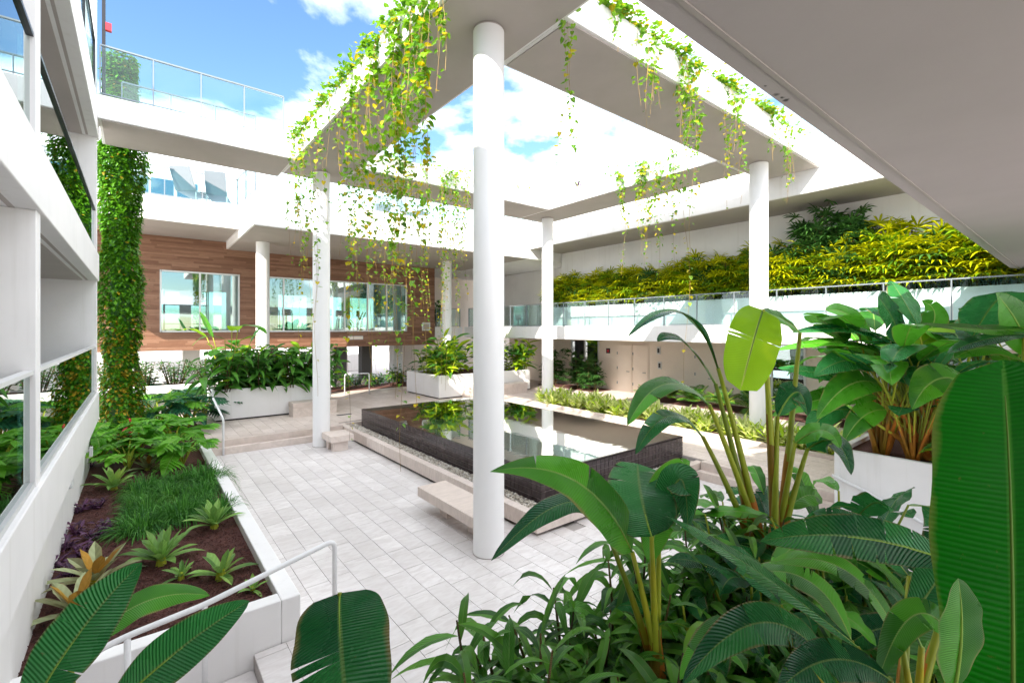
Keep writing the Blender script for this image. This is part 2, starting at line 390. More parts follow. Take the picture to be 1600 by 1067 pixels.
# ------------------------------------------------------------------ benches
def bench(label, x0, x1, y0, y1, z, ground, legs):
    b = T('stone_bench', label, 'bench', ((x0 + x1) / 2, (y0 + y1) / 2, ground), 'stone benches in the court')
    box(x0, x1, y0, y1, z - .17, z).build('seat', M['warm_stone'], b, bevel=.006)
    for (a, c, e, g) in legs: box(a, c, e, g, ground, z - .171).build('leg', M['warm_stone'], b, bevel=.004)
bench('long pale stone slab bench butting against the big round column', 3.98, 4.56, 5.9, 7.72, .43, 0, [(4.2, 4.5, 7.05, 7.3), (4.2, 4.5, 6.15, 6.4)])
bench('pale stone slab bench between the back steps and the pool kerb', 4.0, 4.62, 12.7, 13.46, .43, 0, [(4.1, 4.5, 12.8, 12.98), (4.1, 4.5, 13.2, 13.4)])
bench('low limestone block bench against the white planter of broad-leaf shrubs', 4.05, 5.5, 16.75, 17.35, Z1 + .46, Z1, [(4.06, 5.49, 16.76, 17.34)])
bench('long low limestone block bench against the white planter of lime plants', 10.95, 14.2, 16.55, 17.15, Z1 + .46, Z1, [(10.96, 14.19, 16.56, 17.14)])

# ------------------------------------------------------------------ pergola
BZ0, BZ1 = 7.72, 8.26
perg = T('planted_pergola', 'white concrete ring-beam pergola on round columns with vines spilling over its edges', 'pergola', (8, 9.6, 0))
PGX0, PGX1, PGX2, PGX3 = 3.2, 4.78, 11.95, 13.5
PGY0, PGY1, PGY2, PGY3 = 4.7, 6.24, 12.72, 14.5
def ubeam(x0, x1, y0, y1, name, m=M['white']):      # a beam with soil trough look: slab plus soffit sheet
    b = box(x0, x1, y0, y1, BZ0 + .02, BZ1).build(name, m, perg, bevel=.012)
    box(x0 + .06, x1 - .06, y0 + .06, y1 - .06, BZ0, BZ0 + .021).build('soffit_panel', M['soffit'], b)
    return b
ubeam(PGX0, PGX1, -5, PGY3, 'beam'); ubeam(PGX1 + .002, 14.598, PGY0, PGY1, 'beam'); ubeam(PGX1 + .002, PGX2, PGY2, PGY3, 'beam'); ubeam(PGX2 + .002, PGX3, PGY1 + .002, PGY3, 'beam')
for (x, y, z, lab) in ((4.06, 5.62, 0, 'thick white round column in front of the pool, beside the long stone bench'), (4.06, 13.7, 0, 'white round pergola column by the back steps and footbridge'),
                  (12.8, 13.7, Z1, 'white round pergola column at the start of the pale leafy bed'), (12.95, 5.62, Z1, 'white round pergola column in front of the terrace railing')):
    c = T('round_column', lab, 'column', (x, y, z), 'pergola columns')
    MB().cyl(x, y, z, BZ0 - .03, .229, 64).build('shaft', M['column'], c, smooth=True).modifiers.new('e', 'EDGE_SPLIT')
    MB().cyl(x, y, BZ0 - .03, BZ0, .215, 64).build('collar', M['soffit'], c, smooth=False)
    MB().cyl(x, y, z, z + .012, .236, 64).build('base_joint', M['joint'], c, smooth=False)

# ------------------------------------------------------------------ railings
def railing(label, pts, z, h, spacing, group, gl=M['rail_glass'], rail=M['steel'], post_w=.05, base=.06, name='glass_railing', pm=None):
    t = T(name, label, 'railing', (*pts[0], z), group)
    for a, b in zip(pts[:-1], pts[1:]):
        a2, b2 = V((*a, 0)), V((*b, 0)); d = b2 - a2; ln = d.length; d.normalize(); n = max(1, round(ln / spacing)); st = ln / n; sd = V((-d.y, d.x, 0))
        def obox(p, q, wd, z0, z1, nm, m):
            mb = MB(); c = [p - sd * wd, q - sd * wd, q + sd * wd, p + sd * wd]; k = len(mb.v)
            mb.v += [(v.x, v.y, z0) for v in c] + [(v.x, v.y, z1) for v in c]
            for f in ((0, 3, 2, 1), (4, 5, 6, 7), (0, 1, 5, 4), (1, 2, 6, 5), (2, 3, 7, 6), (3, 0, 4, 7)): mb.face(list(f))
            return mb.build(nm, m, t)
        for k in range(n + 1):
            p = a2 + d * (st * k)
            if k == n and b != pts[-1]: continue
            obox(p - d * .012, p + d * .012, post_w / 2, z - .03, z + h - .03, 'post', pm or rail)
        for k in range(n):
            p = a2 + d * (st * k + .03); q = a2 + d * (st * (k + 1) - .03)
            obox(p, q, .006, z + base, z + h - .045, 'glass_panel', gl)
        obox(a2, b2, .028, z + h - .03, z + h, 'handrail', rail)
        obox(a2, b2, .014, z + base - .02, z + base, 'bottom_rail', rail)
    return t

# ------------------------------------------------------------------ footbridge
br = T('footbridge', 'white concrete footbridge joining the left building to the pergola', 'bridge', (1.2, 14, BZ0))
b_ = box(-.66, PGX0 - .002, 13.1, 14.9, BZ0 + .02, BZ1 - .02).build('deck', M['white'], br, bevel=.012)
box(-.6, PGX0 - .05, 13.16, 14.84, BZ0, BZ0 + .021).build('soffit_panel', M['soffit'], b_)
railing('clear glass railing along the court side of the footbridge', [(-.62, 13.16), (2.95, 13.16)], BZ1 - .02, 1.08, 1.0, 'footbridge railings')
railing('clear glass railing along the far side of the footbridge', [(-.3, 14.82), (2.6, 14.82)], BZ1 - .02, 1.08, 1.1, 'footbridge railings')

# ------------------------------------------------------------------ left apartment building
XF, XB = -.66, -2.6
lb = T('apartment_building', 'white balcony apartment building with green glass parapets beside the mulch bed', 'building', (-3, 6, 0))
YN, YC = -6, 13.66
fins = (-1.75, 5.78, 13.42)
def part(mb, nm, m, p, **k): return mb.build(nm, m, p, **k)
for (z0, z1) in ((1.34, 1.92), (4.34, 4.92), (7.42, 8.1)):
    s_ = part(box(XF - 7, XF, YN, YC, z0, z1), 'floor_slab', M['white'], lb, bevel=.01)
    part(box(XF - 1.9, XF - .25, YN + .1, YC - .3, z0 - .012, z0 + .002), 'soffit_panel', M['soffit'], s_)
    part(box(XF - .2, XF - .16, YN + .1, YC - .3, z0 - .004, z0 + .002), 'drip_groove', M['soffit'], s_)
part(box(-.92, -.80, YN, YC, -1, 1.338), 'plinth', M['white'], lb)
part(box(-1.06, -.93, YN, YC, -1, 1.34), 'base_wall', M['white'], lb)
for z0, z1 in ((1.922, 4.338), (4.922, 7.418), (8.102, 10.9)):
    part(box(XB - .2, XB, YN, YC - .01, z0, z1), 'back_wall', M['white'], lb)
    for y in fins:
        if z0 > 8 and y < 13: continue
        part(box(XB + .002, XF - .03, y, y + .22, z0, z1), 'fin_wall', M['white'], lb, bevel=.008)
for (z, zt) in ((1.92, 1.02), (4.92, .95)):
    for (ya, yb) in ((-1.5, 5.77), (6.02, 13.40)):
        nseg = 1
        part(box(XF - .085, XF - .070, ya, yb, z + .05, z + zt - .03), 'balustrade_glass', M['tint_glass'], lb)
        part(box(XF - .11, XF - .045, ya, yb, z + zt - .035, z + zt), 'handrail', M['rail_white'] if z < 3 else M['dark_metal'], lb)
        part(box(XF - .115, XF - .04, ya, yb, z + .002, z + .05), 'sill_channel', M['alu'], lb)
# balcony doors in the recess
for z in (1.93, 4.93):
    for y in (-.5, 7.4, 10.6):
        d = part(box(XB + .002, XB + .05, y, y + 2.2, z, z + 2.15), 'balcony_door', M['alu'], lb)
        for q in range(2): part(box(XB + .052, XB + .058, y + .06 + q * 1.07, y + 1.07 + q * 1.07, z + .08, z + 2.08), 'pane', M['window_glass'], d)
part(box(XF - .3, XF - .05, 9.0, 9.12, 1.05, 1.3), 'wall_light', M['rail_white'], lb, bevel=.03)
part(box(XF + .001, XF + .05, 10.9, 10.98, 1.08, 1.25), 'conduit_box', M['alu'], lb, bevel=.01)
# top storey: glass parapet, corner screen and red box
railing('frameless green glass parapet on the top floor of the left building', [(XF - .06, YN), (XF - .06, 13.1)], 8.1, 1.25, 2.4, 'top parapets', gl=M['rail_glass'], rail=M['dark_metal'])
sc_ = T('corner_screen', 'tall narrow steel and glass screen above the bridge corner', 'screen', (-.55, 13.5, 8.1))
box(-.60, -.54, 13.3, 13.36, 8.1, 12.6).build('mast', M['dark_metal'], sc_); box(-.58, -.565, 13.37, 14.3, 8.2, 12.5).build('glass_pane', M['rail_glass'], sc_)
box(-.54, -.44, 13.27, 13.37, 9.72, 9.88).build('alarm_box', M['red'], sc_)

# ------------------------------------------------------------------ left bed
bed = struct(MB().box(-.94, 1.18, 5.52, 14.3, -1, .33).box(-.94, 1.4, 14.3, 17.6, -1, .42), 'planting_bed_soil', M['mulch'])
pw = T('planter_wall', 'low white rendered wall edging the long mulch bed', 'planter', (1.27, 8, 0))
box(1.18, 1.37, 5.35, 14.29, -1.2, .45).build('side_wall', M['white'], pw, bevel=.012); box(-.95, 1.178, 5.35, 5.53, -1.2, .45).build('front_wall', M['white'], pw, bevel=.012)
ch = MB(); rng = random.Random(3)
for k in range(9000):
    x = rng.uniform(-.8, 1.16); y = 5.56 + 7 * rng.random() ** 1.6; a = rng.random() * 3.14; l_ = rng.uniform(.010, .035); wd = rng.uniform(.003, .009); z = .333 + rng.uniform(0, .02)
    dx, dy = math.cos(a) * l_, math.sin(a) * l_; ex, ey = -math.sin(a) * wd, math.cos(a) * wd; t = rng.uniform(-.01, .012)
    n = len(ch.v); ch.v += [(x - dx - ex, y - dy - ey, z - t), (x + dx - ex, y + dy - ey, z + t), (x + dx + ex, y + dy + ey, z + t), (x - dx + ex, y - dy + ey, z - t), (x, y, z + .008)]
    for q in range(4): ch.face([n + q, n + (q + 1) % 4, n + 4])
ch.build('mulch_chips', M['mulch'], None, kind='stuff', label='reddish brown bark chips covering the left bed', category='mulch')

# handrails
def handrail(label, pts, posts, m=M['rail_white'], r=.026):
    t = T('handrail', label, 'handrail', pts[-1])
    q = []                                           # round the bends
    for i, p in enumerate(pts):
        p = V(p)
        if 0 < i < len(pts) - 1:
            a = (V(pts[i - 1]) - p); b = (V(pts[i + 1]) - p); k = min(.09, a.length * .45, b.length * .45); a.normalize(); b.normalize()
            for u in (0, .25, .5, .75, 1): q.append((p + a * k) * (1 - u) ** 2 + p * 2 * u * (1 - u) + (p + b * k) * u * u)
        else: q.append(p)
    MB().tube(q, r, 12).build('rail', m, t, smooth=True)
    for a, b in posts: MB().tube([a, b], r * .95, 12).build('post', m, t, smooth=True)
e = PY(523, 843, 5.2); g0 = PY(320, 944, 5.2); g1 = PY(199, 993, 5.2)
handrail('white tubular handrail of the entry steps in front of the mulch bed', [g1 + V((-.5, 0, -.12)), g1, g0, e, (e.x, e.y, 0)], [(g0, (g0.x, g0.y, -.15)), (g1, (g1.x, g1.y, -.3))])
handrail('white tubular handrail beside the back steps', [PY(333, 622, 14.9), PY(349, 655, 14.25), (PY(349, 655, 14.25).x, 14.25, 0)], [])
handrail('small white looped handrail near the gym undercroft', [(7.3, 21.2, Z1), (7.3, 21.2, Z1 + .9), (8.2, 20.6, Z1 + .95), (8.2, 20.6, Z1)], [])

# ------------------------------------------------------------------ gym building at the back
gy = T('gym_building', 'back building faced in brown wood planks with a row of gym windows', 'building', (6, 23, 0))
GY, GZ0, GZ1 = 22.8, 2.5, 6.98
wins = [(.70, 3.36, 3.2, 5.58, [1.98]), (4.2, 11.1, 3.2, 5.58, [5.12, 6.5, 7.85, 9.0, 10.0])]
XW0, XW1 = -2.5, 12.8
pl = MB(); rng = random.Random(11); z = GZ0; ph = .082
back = MB()
cuts = [XW0] + [q for w_ in wins for q in w_[:2]] + [XW1]
for k in range(0, len(cuts), 2): back.box(cuts[k], cuts[k + 1], GY + .02, GY + .25, GZ0, GZ1)
for w_ in wins: back.box(w_[0], w_[1], GY + .02, GY + .25, GZ0, w_[2]); back.box(w_[0], w_[1], GY + .02, GY + .25, w_[3], GZ1)
back.build('wall', M['dark'], gy)
while z < GZ1 - .02:
    x = XW0 - rng.random() * 1.2; zt = min(z + ph, GZ1)
    while x < XW1:
        x2 = x + rng.choice((.9, 1.2, 1.2)); segs = [(max(x, XW0), min(x2, XW1))]
        for w_ in wins:
            if zt > w_[2] + .01 and z < w_[3] - .01:
                ns = []
                for a, b in segs:
                    if b <= w_[0] or a >= w_[1]: ns.append((a, b))
                    else:
                        if a < w_[0]: ns.append((a, w_[0]))
                        if b > w_[1]: ns.append((w_[1], b))
                segs = ns
        h = rng.uniform(0, .006)
        for a, b in segs:
            if b - a > .02: pl.box(a + .002, b - .002, GY - h, GY + .019, z + .002, zt - .002)
        x = x2
    z = zt
pl.build('plank_cladding', M['wood'], gy, kind='stuff')
box(XW0, XW1, GY + .0, GY + .24, GZ0 - .06, GZ0 - .002).build('edge_trim', M['wood'], gy)
for (x0, x1, z0, z1, mul) in wins:
    wn = MB(); t = .06
    wn.box(x0, x1, GY - .03, GY + .1, z0 - .03, z0 + .03).box(x0, x1, GY - .03, GY + .1, z1 - .03, z1 + .03).box(x0 - .03, x0 + .03, GY - .03, GY + .1, z0 - .03, z1 + .03).box(x1 - .03, x1 + .03, GY - .03, GY + .1, z0 - .03, z1 + .03)
    wo_ = wn.build('window', M['alu'], gy)
    xs = [x0] + mul + [x1]
    for m_ in mul: box(m_ - .03, m_ + .03, GY - .02, GY + .09, z0 + .03, z1 - .03).build('mullion', M['alu'], wo_)
    for a, b in zip(xs[:-1], xs[1:]): box(a + .03, b - .03, GY + .03, GY + .04, z0 + .03, z1 - .03).build('pane', M['window_glass'], wo_)
# room behind the windows
MB().box(XW0, XW1, GY + .26, GY + 7, GZ0 - .05, GZ0 + .05).build('gym_floor', M['joint'], gy)
MB().box(XW0, XW1, GY + 7, GY + 7.2, GZ0, 3.3).box(XW0, XW1, GY + 7, GY + 7.2, 5.3, GZ1).build('far_wall', M['white'], gy)
for k in range(8): box(XW0 + k * 2.1, XW0 + k * 2.1 + .5, GY + 7.0, GY + 7.19, 3.301, 5.299).build('far_pier', M['white'], gy)
box(XW0, XW0 + .2, GY + .26, GY + 7, GZ0, GZ1).build('side_wall', M['white'], gy); box(XW1 - .2, XW1, GY + .26, GY + 7, GZ0, GZ1).build('side_wall', M['white'], gy)
box(3.7, 3.85, GY + .26, GY + 5, GZ0 + .06, GZ1 - .3).build('partition', M['white'], gy)
# roofs with fascia: left part set back, right part a lower projecting box
rf = MB().box(XW0 - 2, 2.9, 19.6, 30.2, 6.95, 7.78).build('roof_slab', M['white'], gy, bevel=.012)
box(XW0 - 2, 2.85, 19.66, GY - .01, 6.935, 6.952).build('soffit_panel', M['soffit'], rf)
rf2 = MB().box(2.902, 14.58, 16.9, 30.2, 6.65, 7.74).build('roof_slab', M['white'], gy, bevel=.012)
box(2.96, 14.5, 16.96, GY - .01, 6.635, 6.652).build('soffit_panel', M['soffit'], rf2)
for k, x in enumerate((5.0, 8.0, 11.0)): MB().cyl(x, 19, 6.615, 6.636, .09, 20).build('downlight', M['alu'], rf2)
for (x, lab) in ((3.75, 'white round column in front of the wood wall, between the two windows'), (11.9, 'white round column at the right end of the wood wall')):
    c = T('round_column', lab, 'column', (x, 20, Z1), 'gym front columns')
    MB().cyl(x, 20, Z1, 6.62, .235, 48).build('shaft', M['column'], c, smooth=True).modifiers.new('e', 'EDGE_SPLIT')
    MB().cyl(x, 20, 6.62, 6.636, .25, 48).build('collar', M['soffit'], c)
# undercroft
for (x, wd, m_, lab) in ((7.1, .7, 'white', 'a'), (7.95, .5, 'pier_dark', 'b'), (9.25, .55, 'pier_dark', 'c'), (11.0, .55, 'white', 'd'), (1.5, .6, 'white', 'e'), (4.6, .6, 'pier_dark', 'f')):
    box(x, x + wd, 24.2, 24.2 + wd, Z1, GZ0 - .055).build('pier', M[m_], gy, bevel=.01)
box(XW0, XW1, 33, 33.2, Z1, 1.5).build('rear_parapet', M['white'], gy)
sg = T('wall_sign', 'small pale plate fixed low on the wood cladding under the windows', 'sign', (8.0, GY - .02, 2.85))
box(8.0, 8.75, GY - .03, GY - .012, 2.78, 2.95).build('plate', M['alu'], sg); box(8.03, 8.72, GY - .034, GY - .031, 2.81, 2.92).build('face', M['beige'], sg)
wb = T('wall_box', 'small square white box on the wood wall near its right column', 'box', (12.2, GY, 3.3))
box(12.0, 12.5, GY - .04, GY - .012, 3.2, 3.65).build('frame', M['alu'], wb, bevel=.01); box(12.08, 12.42, GY - .05, GY - .041, 3.28, 3.57).build('face', M['soffit'], wb)
# roof terrace railings, loungers
railing('clear glass railing on the set-back roof terrace with grey chairs', [(XW0, 19.68), (2.85, 19.68), (2.98, 16.98)], 7.78, 1.0, 1.15, 'roof terrace railings')
railing('clear glass railing on the projecting roof terrace above the wood wall', [(3.3, 16.98), (14.4, 16.98)], 7.74, 1.0, 1.3, 'roof terrace railings')
def lounger():
    t = T('lounge_chair', 'x', 'chair', (0, 0, 0))
    MB().box(-.28, .28, -.5, .4, .30, .34).build('seat', M['grey_fabric'], t)
    mb = MB(); mb.quad((-.28, .4, .32), (.28, .4, .32), (.28, .75, .95), (-.28, .75, .95)); mb.quad((-.28, .43, .30), (-.28, .78, .93), (.28, .78, .93), (.28, .43, .30)); mb.build('backrest', M['grey_fabric'], t)
    for x in (-.27, .27):
        for y in (-.45, .38): MB().tube([(x, y, 0), (x, y, .32)], .018, 8).build('leg', M['alu'], t)
        MB().tube([(x, -.5, .32), (x, .4, .32), (x, .77, .97)], .02, 8).build('frame', M['alu'], t)
    return t
lg = lounger()
put(lg, False, (1.55, 20.3, 7.78), R(150), 1.15, 'grey sling lounge chair at the left of the small round roof table', 'roof terrace chairs')
put(lg, True, (2.35, 20.3, 7.78), R(165), 1.15, 'grey sling lounge chair at the right of the small round roof table', 'roof terrace chairs')
put(lg, True, (9.0, 17.8, 7.74), R(20), 1.15, 'grey sling lounge chair on the projecting roof terrace, over the wood wall', 'more roof terrace chairs')
put(lg, True, (7.6, 17.8, 7.74), R(-20), 1.15, 'grey sling lounge chair on the projecting roof, behind the hanging vines', 'more roof terrace chairs')
tb = T('side_table', 'small round table between two lounge chairs on the roof terrace', 'table', (1.95, 20.15, 7.78))
MB().cyl(1.95, 20.15, 8.18, 8.2, .28, 28).build('top', M['alu'], tb); MB().cyl(1.95, 20.15, 7.78, 8.18, .03, 12).build('stem', M['alu'], tb); MB().cyl(1.95, 20.15, 7.78, 7.8, .18, 20).build('foot', M['alu'], tb)
ph_ = T('penthouse', 'plain white penthouse wall behind the roof terrace chairs', 'building', (0, 26, 7.8))
box(-8, 4.5, 25.5, 30, 7.785, 10.4).build('wall', M['white'], ph_); box(-8.2, 4.8, 25.2, 30.2, 10.402, 10.6).build('roof', M['white'], ph_)
dd = box(-.5, 2.2, 25.46, 25.49, 7.8, 9.9).build('sliding_door', M['alu'], ph_)
for q in range(3): box(-.44 + q * .88, .36 + q * .88, 25.43, 25.455, 7.86, 9.84).build('pane', M['window_glass'], dd)

# gym things seen through the glass
def trainer():
    t = T('cross_trainer', 'x', 'gym machine', (0, 0, 0))
    MB().tube([(-.25, -.6, .05), (.25, -.6, .05)], .04, 8).tube([(-.25, .6, .05), (.25, .6, .05)], .04, 8).tube([(0, -.6, .06), (0, .6, .06)], .05, 8).build('base_frame', M['dark_metal'], t)
    MB().tube([(0, -.5, .1), (0, -.4, 1.0), (0, -.35, 1.5)], .05, 10).build('mast', M['dark_metal'], t)
    MB().box(-.2, .2, -.42, -.36, 1.4, 1.72).build('console', M['dark_metal'], t)
    for x in (-.28, .28):
        MB().tube([(x, -.4, .3), (x, -.25, 1.2), (x, -.05, 1.65)], .025, 8).build('arm', M['dark_metal'], t)
        MB().box(x * .6 - .08, x * .6 + .08, -.1, .35, .28, .34).build('pedal', M['dark_metal'], t)
    mb = MB(); mb.tube([(-.1, .45, .45), (.1, .45, .45)], .35, 20); mb.build('flywheel', M['dark_metal'], t)
    return t
tr = trainer()
for k, x in enumerate((5.55, 7.2, 8.4, 9.5)):
    put(tr, k > 0, (x, GY + 1.6, GZ0 + .05), R(160 + 25 * k), 1.0, 'dark cross trainer machine behind the long gym window', 'cross trainers in the gym')
def ball(loc, r, m, label):
    t = T('exercise_ball', label, 'ball', loc); mb = MB(); nr = 14
    pr = [(max(.001, math.sin(math.pi * i / nr)) * r, -math.cos(math.pi * i / nr) * r) for i in range(nr + 1)]
    b = len(mb.v)
    for (rr, zz_) in pr:
        for k in range(24): mb.v.append((loc[0] + rr * math.cos(k * .2618), loc[1] + rr * math.sin(k * .2618), loc[2] + r + zz_))
    for i in range(nr):
        for k in range(24): mb.face([b + i * 24 + k, b + i * 24 + (k + 1) % 24, b + (i + 1) * 24 + (k + 1) % 24, b + (i + 1) * 24 + k])
    mb.build('shell', m, t, smooth=True); MB().cyl(loc[0], loc[1] - r * .98, loc[2] + r - .02, loc[2] + r + .02, .02, 8).build('valve', M['dark'], t)
ball((2.0, GY + 1.2, 2.55), .42, M['blue'], 'large blue exercise ball low behind the left gym window')
ball((1.95, GY + 1.2, 4.35), .30, M['yellow'], 'yellow exercise ball on the rack shelf behind the left gym window')
rk = T('ball_rack', 'pale metal storage rack behind the left gym window', 'rack', (1.4, GY + 1.3, GZ0 + .05))
for x in (.85, 2.35):
    for y in (GY + .9, GY + 1.6): MB().tube([(x, y, 2.55), (x, y, 4.9)], .022, 8).build('upright', M['steel'], rk)
for z in (3.5, 4.3, 4.88): MB().box(.85, 2.35, GY + .9, GY + 1.6, z, z + .03).build('shelf', M['steel'], rk)

# ------------------------------------------------------------------ right terrace building
XR = 14.6
rb = T('terrace_building', 'two-storey white building with a long planted terrace facing the court', 'building', (17, 8, 0))
TF, TB_, TR0 = 3.42, 2.85, 7.1
part(box(XR, 26, -6, 22.6, TB_, TF), 'terrace_slab', M['white'], rb, bevel=.012)
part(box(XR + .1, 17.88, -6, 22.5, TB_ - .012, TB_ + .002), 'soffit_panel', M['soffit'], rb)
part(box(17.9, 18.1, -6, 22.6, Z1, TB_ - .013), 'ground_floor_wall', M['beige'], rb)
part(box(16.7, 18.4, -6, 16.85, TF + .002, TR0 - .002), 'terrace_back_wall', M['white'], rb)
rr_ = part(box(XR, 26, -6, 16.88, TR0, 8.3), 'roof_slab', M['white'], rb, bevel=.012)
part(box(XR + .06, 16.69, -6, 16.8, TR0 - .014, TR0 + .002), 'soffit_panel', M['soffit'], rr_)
part(box(15.55, 15.67, -6, 16.8, TF, 4.32), 'planter_wall', M['white'], rb, bevel=.01)
part(box(15.672, 16.69, -6, 16.8, TF, 4.22), 'planter_soil', M['mulch'], rb)
railing('long clear glass railing with steel posts along the planted terrace', [(XR + .12, -5.5), (XR + .12, 22.3)], TF, 1.05, 1.27, 'terrace railings', base=.05)
railing('short clear glass railing closing the dark terrace corner behind the pergola', [(14.5, 22.9), (12.95, 22.9)], TF, 1.05, 1.0, 'terrace railings', base=.05)
railing('glass railing on the roof over the planted terrace', [(XR + .1, 16.8), (XR + .1, -5)], 8.3, 1.0, 1.4, 'roof railings')
# back corner of the terrace
part(box(12.82, XR - .002, 22.8, 30, TB_, TF), 'terrace_slab', M['white'], rb, bevel=.01)
part(box(12.9, 26, 27, 27.2, Z1, 7.4), 'corner_wall', M['beige'], rb)
part(box(18.0, 18.2, 16.9, 26, TF + .002, 6.64), 'terrace_back_wall', M['white'], rb)
part(box(14.59, 26, 16.9, 30, 6.65, 7.72), 'roof_slab', M['white'], rb)
# doors and windows of the ground floor
def door(y0, y1, label):
    d = part(box(17.86, 17.898, y0, y1, Z1 + .01, 2.6), 'door', M['beige'], rb, label=label)
    part(box(17.84, 17.859, y0 + .04, y1 - .04, Z1 + .03, 2.56), 'leaf', M['beige'], d, bevel=.006)
    for zz_ in (.7, 1.4, 2.1): part(box(17.825, 17.84, y1 - .06, y1 - .02, zz_, zz_ + .12), 'hinge', M['steel'], d)
    part(MB().tube([(17.80, y0 + .12, 1.32), (17.80, y0 + .28, 1.32)], .014, 8), 'handle', M['steel'], d)
door(13.40, 14.28, 'beige flush service door'); door(12.50, 13.38, 'beige flush service door'); door(9.4, 10.3, 'beige flush service door')
def rwin(y0, y1, z0=1.0, z1=2.78):
    f_ = part(MB().box(17.84, 17.9, y0, y1, z0, z0 + .06).box(17.84, 17.9, y0, y1, z1 - .06, z1).box(17.84, 17.9, y0, y0 + .06, z0, z1).box(17.84, 17.9, y1 - .06, y1, z0, z1), 'window', M['alu'], rb)
    ym = (y0 + y1) / 2; part(box(17.85, 17.895, ym - .035, ym + .035, z0 + .06, z1 - .06), 'mullion', M['alu'], f_)
    for a, b in ((y0 + .06, ym - .035), (ym + .035, y1 - .06)):
        part(box(17.872, 17.88, a, b, z0 + .06, z1 - .06), 'pane', M['window_glass'], f_)
    part(box(17.89, 17.899, y0 + .05, y1 - .05, z0 + .05, z1 - .05), 'room_shade_sheet', M['dark'], f_)  # near-black sheet, its colour standing in for the shade of the room behind
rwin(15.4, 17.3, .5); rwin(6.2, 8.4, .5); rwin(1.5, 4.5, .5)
s1 = T('room_sign', 'tiny square red-brown sign on the beige wall beside the double door', 'sign', (17.88, 14.9, 2.3))
box(17.875, 17.897, 14.72, 14.95, 2.12, 2.36).build('plate', M['dark_metal'], s1); box(17.868, 17.874, 14.77, 14.90, 2.18, 2.30).build('face', M['red'], s1)
for (y, z_, lab) in ((12.0, 2.35, 'small steel intercom panel high on the beige wall right of the double door'), (11.95, 1.7, 'small steel keypad on the beige wall right of the double door')):
    s2 = T('wall_panel', lab, 'panel', (17.88, y, z_)); box(17.86, 17.897, y - .09, y + .09, z_ - .16, z_ + .16).build('plate', M['alu'], s2, bevel=.005); box(17.852, 17.859, y - .05, y + .05, z_ - .1, z_ + .1).build('face', M['dark_metal'], s2)

# ------------------------------------------------------------------ planters
def planter(name_label, x0, x1, y0, y1, zb, zt, th=.1, soil=.08):
    p = T('planter_box', name_label, 'planter', ((x0 + x1) / 2, (y0 + y1) / 2, zb), 'white planter boxes')
    for (a, b, c, d) in ((x0, x1, y0, y0 + th), (x0, x1, y1 - th, y1), (x0, x0 + th, y0 + th + .001, y1 - th - .001), (x1 - th, x1, y0 + th + .001, y1 - th - .001)):
        box(a, b, c, d, zb + .05, zt).build('side', M['white'], p, bevel=.008)
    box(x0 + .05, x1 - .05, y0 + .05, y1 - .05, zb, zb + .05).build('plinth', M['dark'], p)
    box(x0 + th, x1 - th, y0 + th, y1 - th, zb + .051, zt - soil).build('soil', M['mulch'], p)
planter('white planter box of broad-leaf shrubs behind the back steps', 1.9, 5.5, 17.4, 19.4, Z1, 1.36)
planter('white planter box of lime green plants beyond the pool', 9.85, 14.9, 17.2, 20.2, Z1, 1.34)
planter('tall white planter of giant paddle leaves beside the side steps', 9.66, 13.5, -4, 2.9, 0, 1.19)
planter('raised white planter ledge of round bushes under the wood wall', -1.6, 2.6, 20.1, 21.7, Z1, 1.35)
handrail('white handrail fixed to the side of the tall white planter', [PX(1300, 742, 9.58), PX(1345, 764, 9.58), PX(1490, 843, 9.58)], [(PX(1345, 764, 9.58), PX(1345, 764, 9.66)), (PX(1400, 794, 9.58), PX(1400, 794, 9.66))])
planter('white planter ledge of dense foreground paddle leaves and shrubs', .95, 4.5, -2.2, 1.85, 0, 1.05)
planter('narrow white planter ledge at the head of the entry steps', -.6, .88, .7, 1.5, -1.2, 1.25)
lp = struct(box(-.6, .88, -4, .5, -1.2, 1.78), 'stair_landing', M['paver'])
# beds on the upper court floor
struct(box(12.35, 13.5, 1.0, 13.95, Z1 + .002, Z1 + .03), 'pale_bed_soil', M['mulch'])
bk = T('bed_kerb', 'thin pale stone kerb edging the bed of pale striped plants', 'kerb', (12.3, 8, Z1))
for k in range(11): box(12.22, 12.34, 1.0 + k * 1.18, 2.176 + k * 1.18, Z1, Z1 + .09).build('kerb_stone', M['warm_stone'], bk, bevel=.004)
struct(MB().box(16.4, 17.8, 1, 12.2, Z1 + .002, Z1 + .03).box(16.6, 17.8, 14.6, 18.5, Z1 + .002, Z1 + .03).box(6.2, 12.4, 22.2, 24.0, Z1 + .002, Z1 + .03), 'wall_bed_soil', M['mulch'])

# ------------------------------------------------------------------ slab over the camera
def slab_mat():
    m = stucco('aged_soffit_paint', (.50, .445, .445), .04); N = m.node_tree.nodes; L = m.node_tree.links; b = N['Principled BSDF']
    src = b.inputs['Base Color'].links[0].from_socket; pos = N.new('ShaderNodeNewGeometry').outputs['Position']
    st = PZ(1220, 152, 4.66); last = src
    for (px, py, r_) in ((1213, 148, .016), (1228, 157, .02), (1196, 135, .008), (1222, 153, .012)):
        d = N.new('ShaderNodeVectorMath'); d.operation = 'DISTANCE'; L.new(pos, d.inputs[0]); d.inputs[1].default_value = PZ(px, py, 4.66)
        dn = mathn(N, L, 'ADD', d.outputs['Value'], mathn(N, L, 'MULTIPLY', mathn(N, L, 'SUBTRACT', noise(N, L, 60, 4, .6, pos), .5), .03))
        last = mixc(N, L, ramp(N, L, dn, [(r_ * .4, .9), (r_ * 1.3, 0.)]), last, (.03, .025, .025))
    L.new(last, b.inputs['Base Color']); return m
ov = T('overhead_slab', 'plain grey-white concrete slab overhanging the foreground planting', 'slab', (7, 0, 4.66))
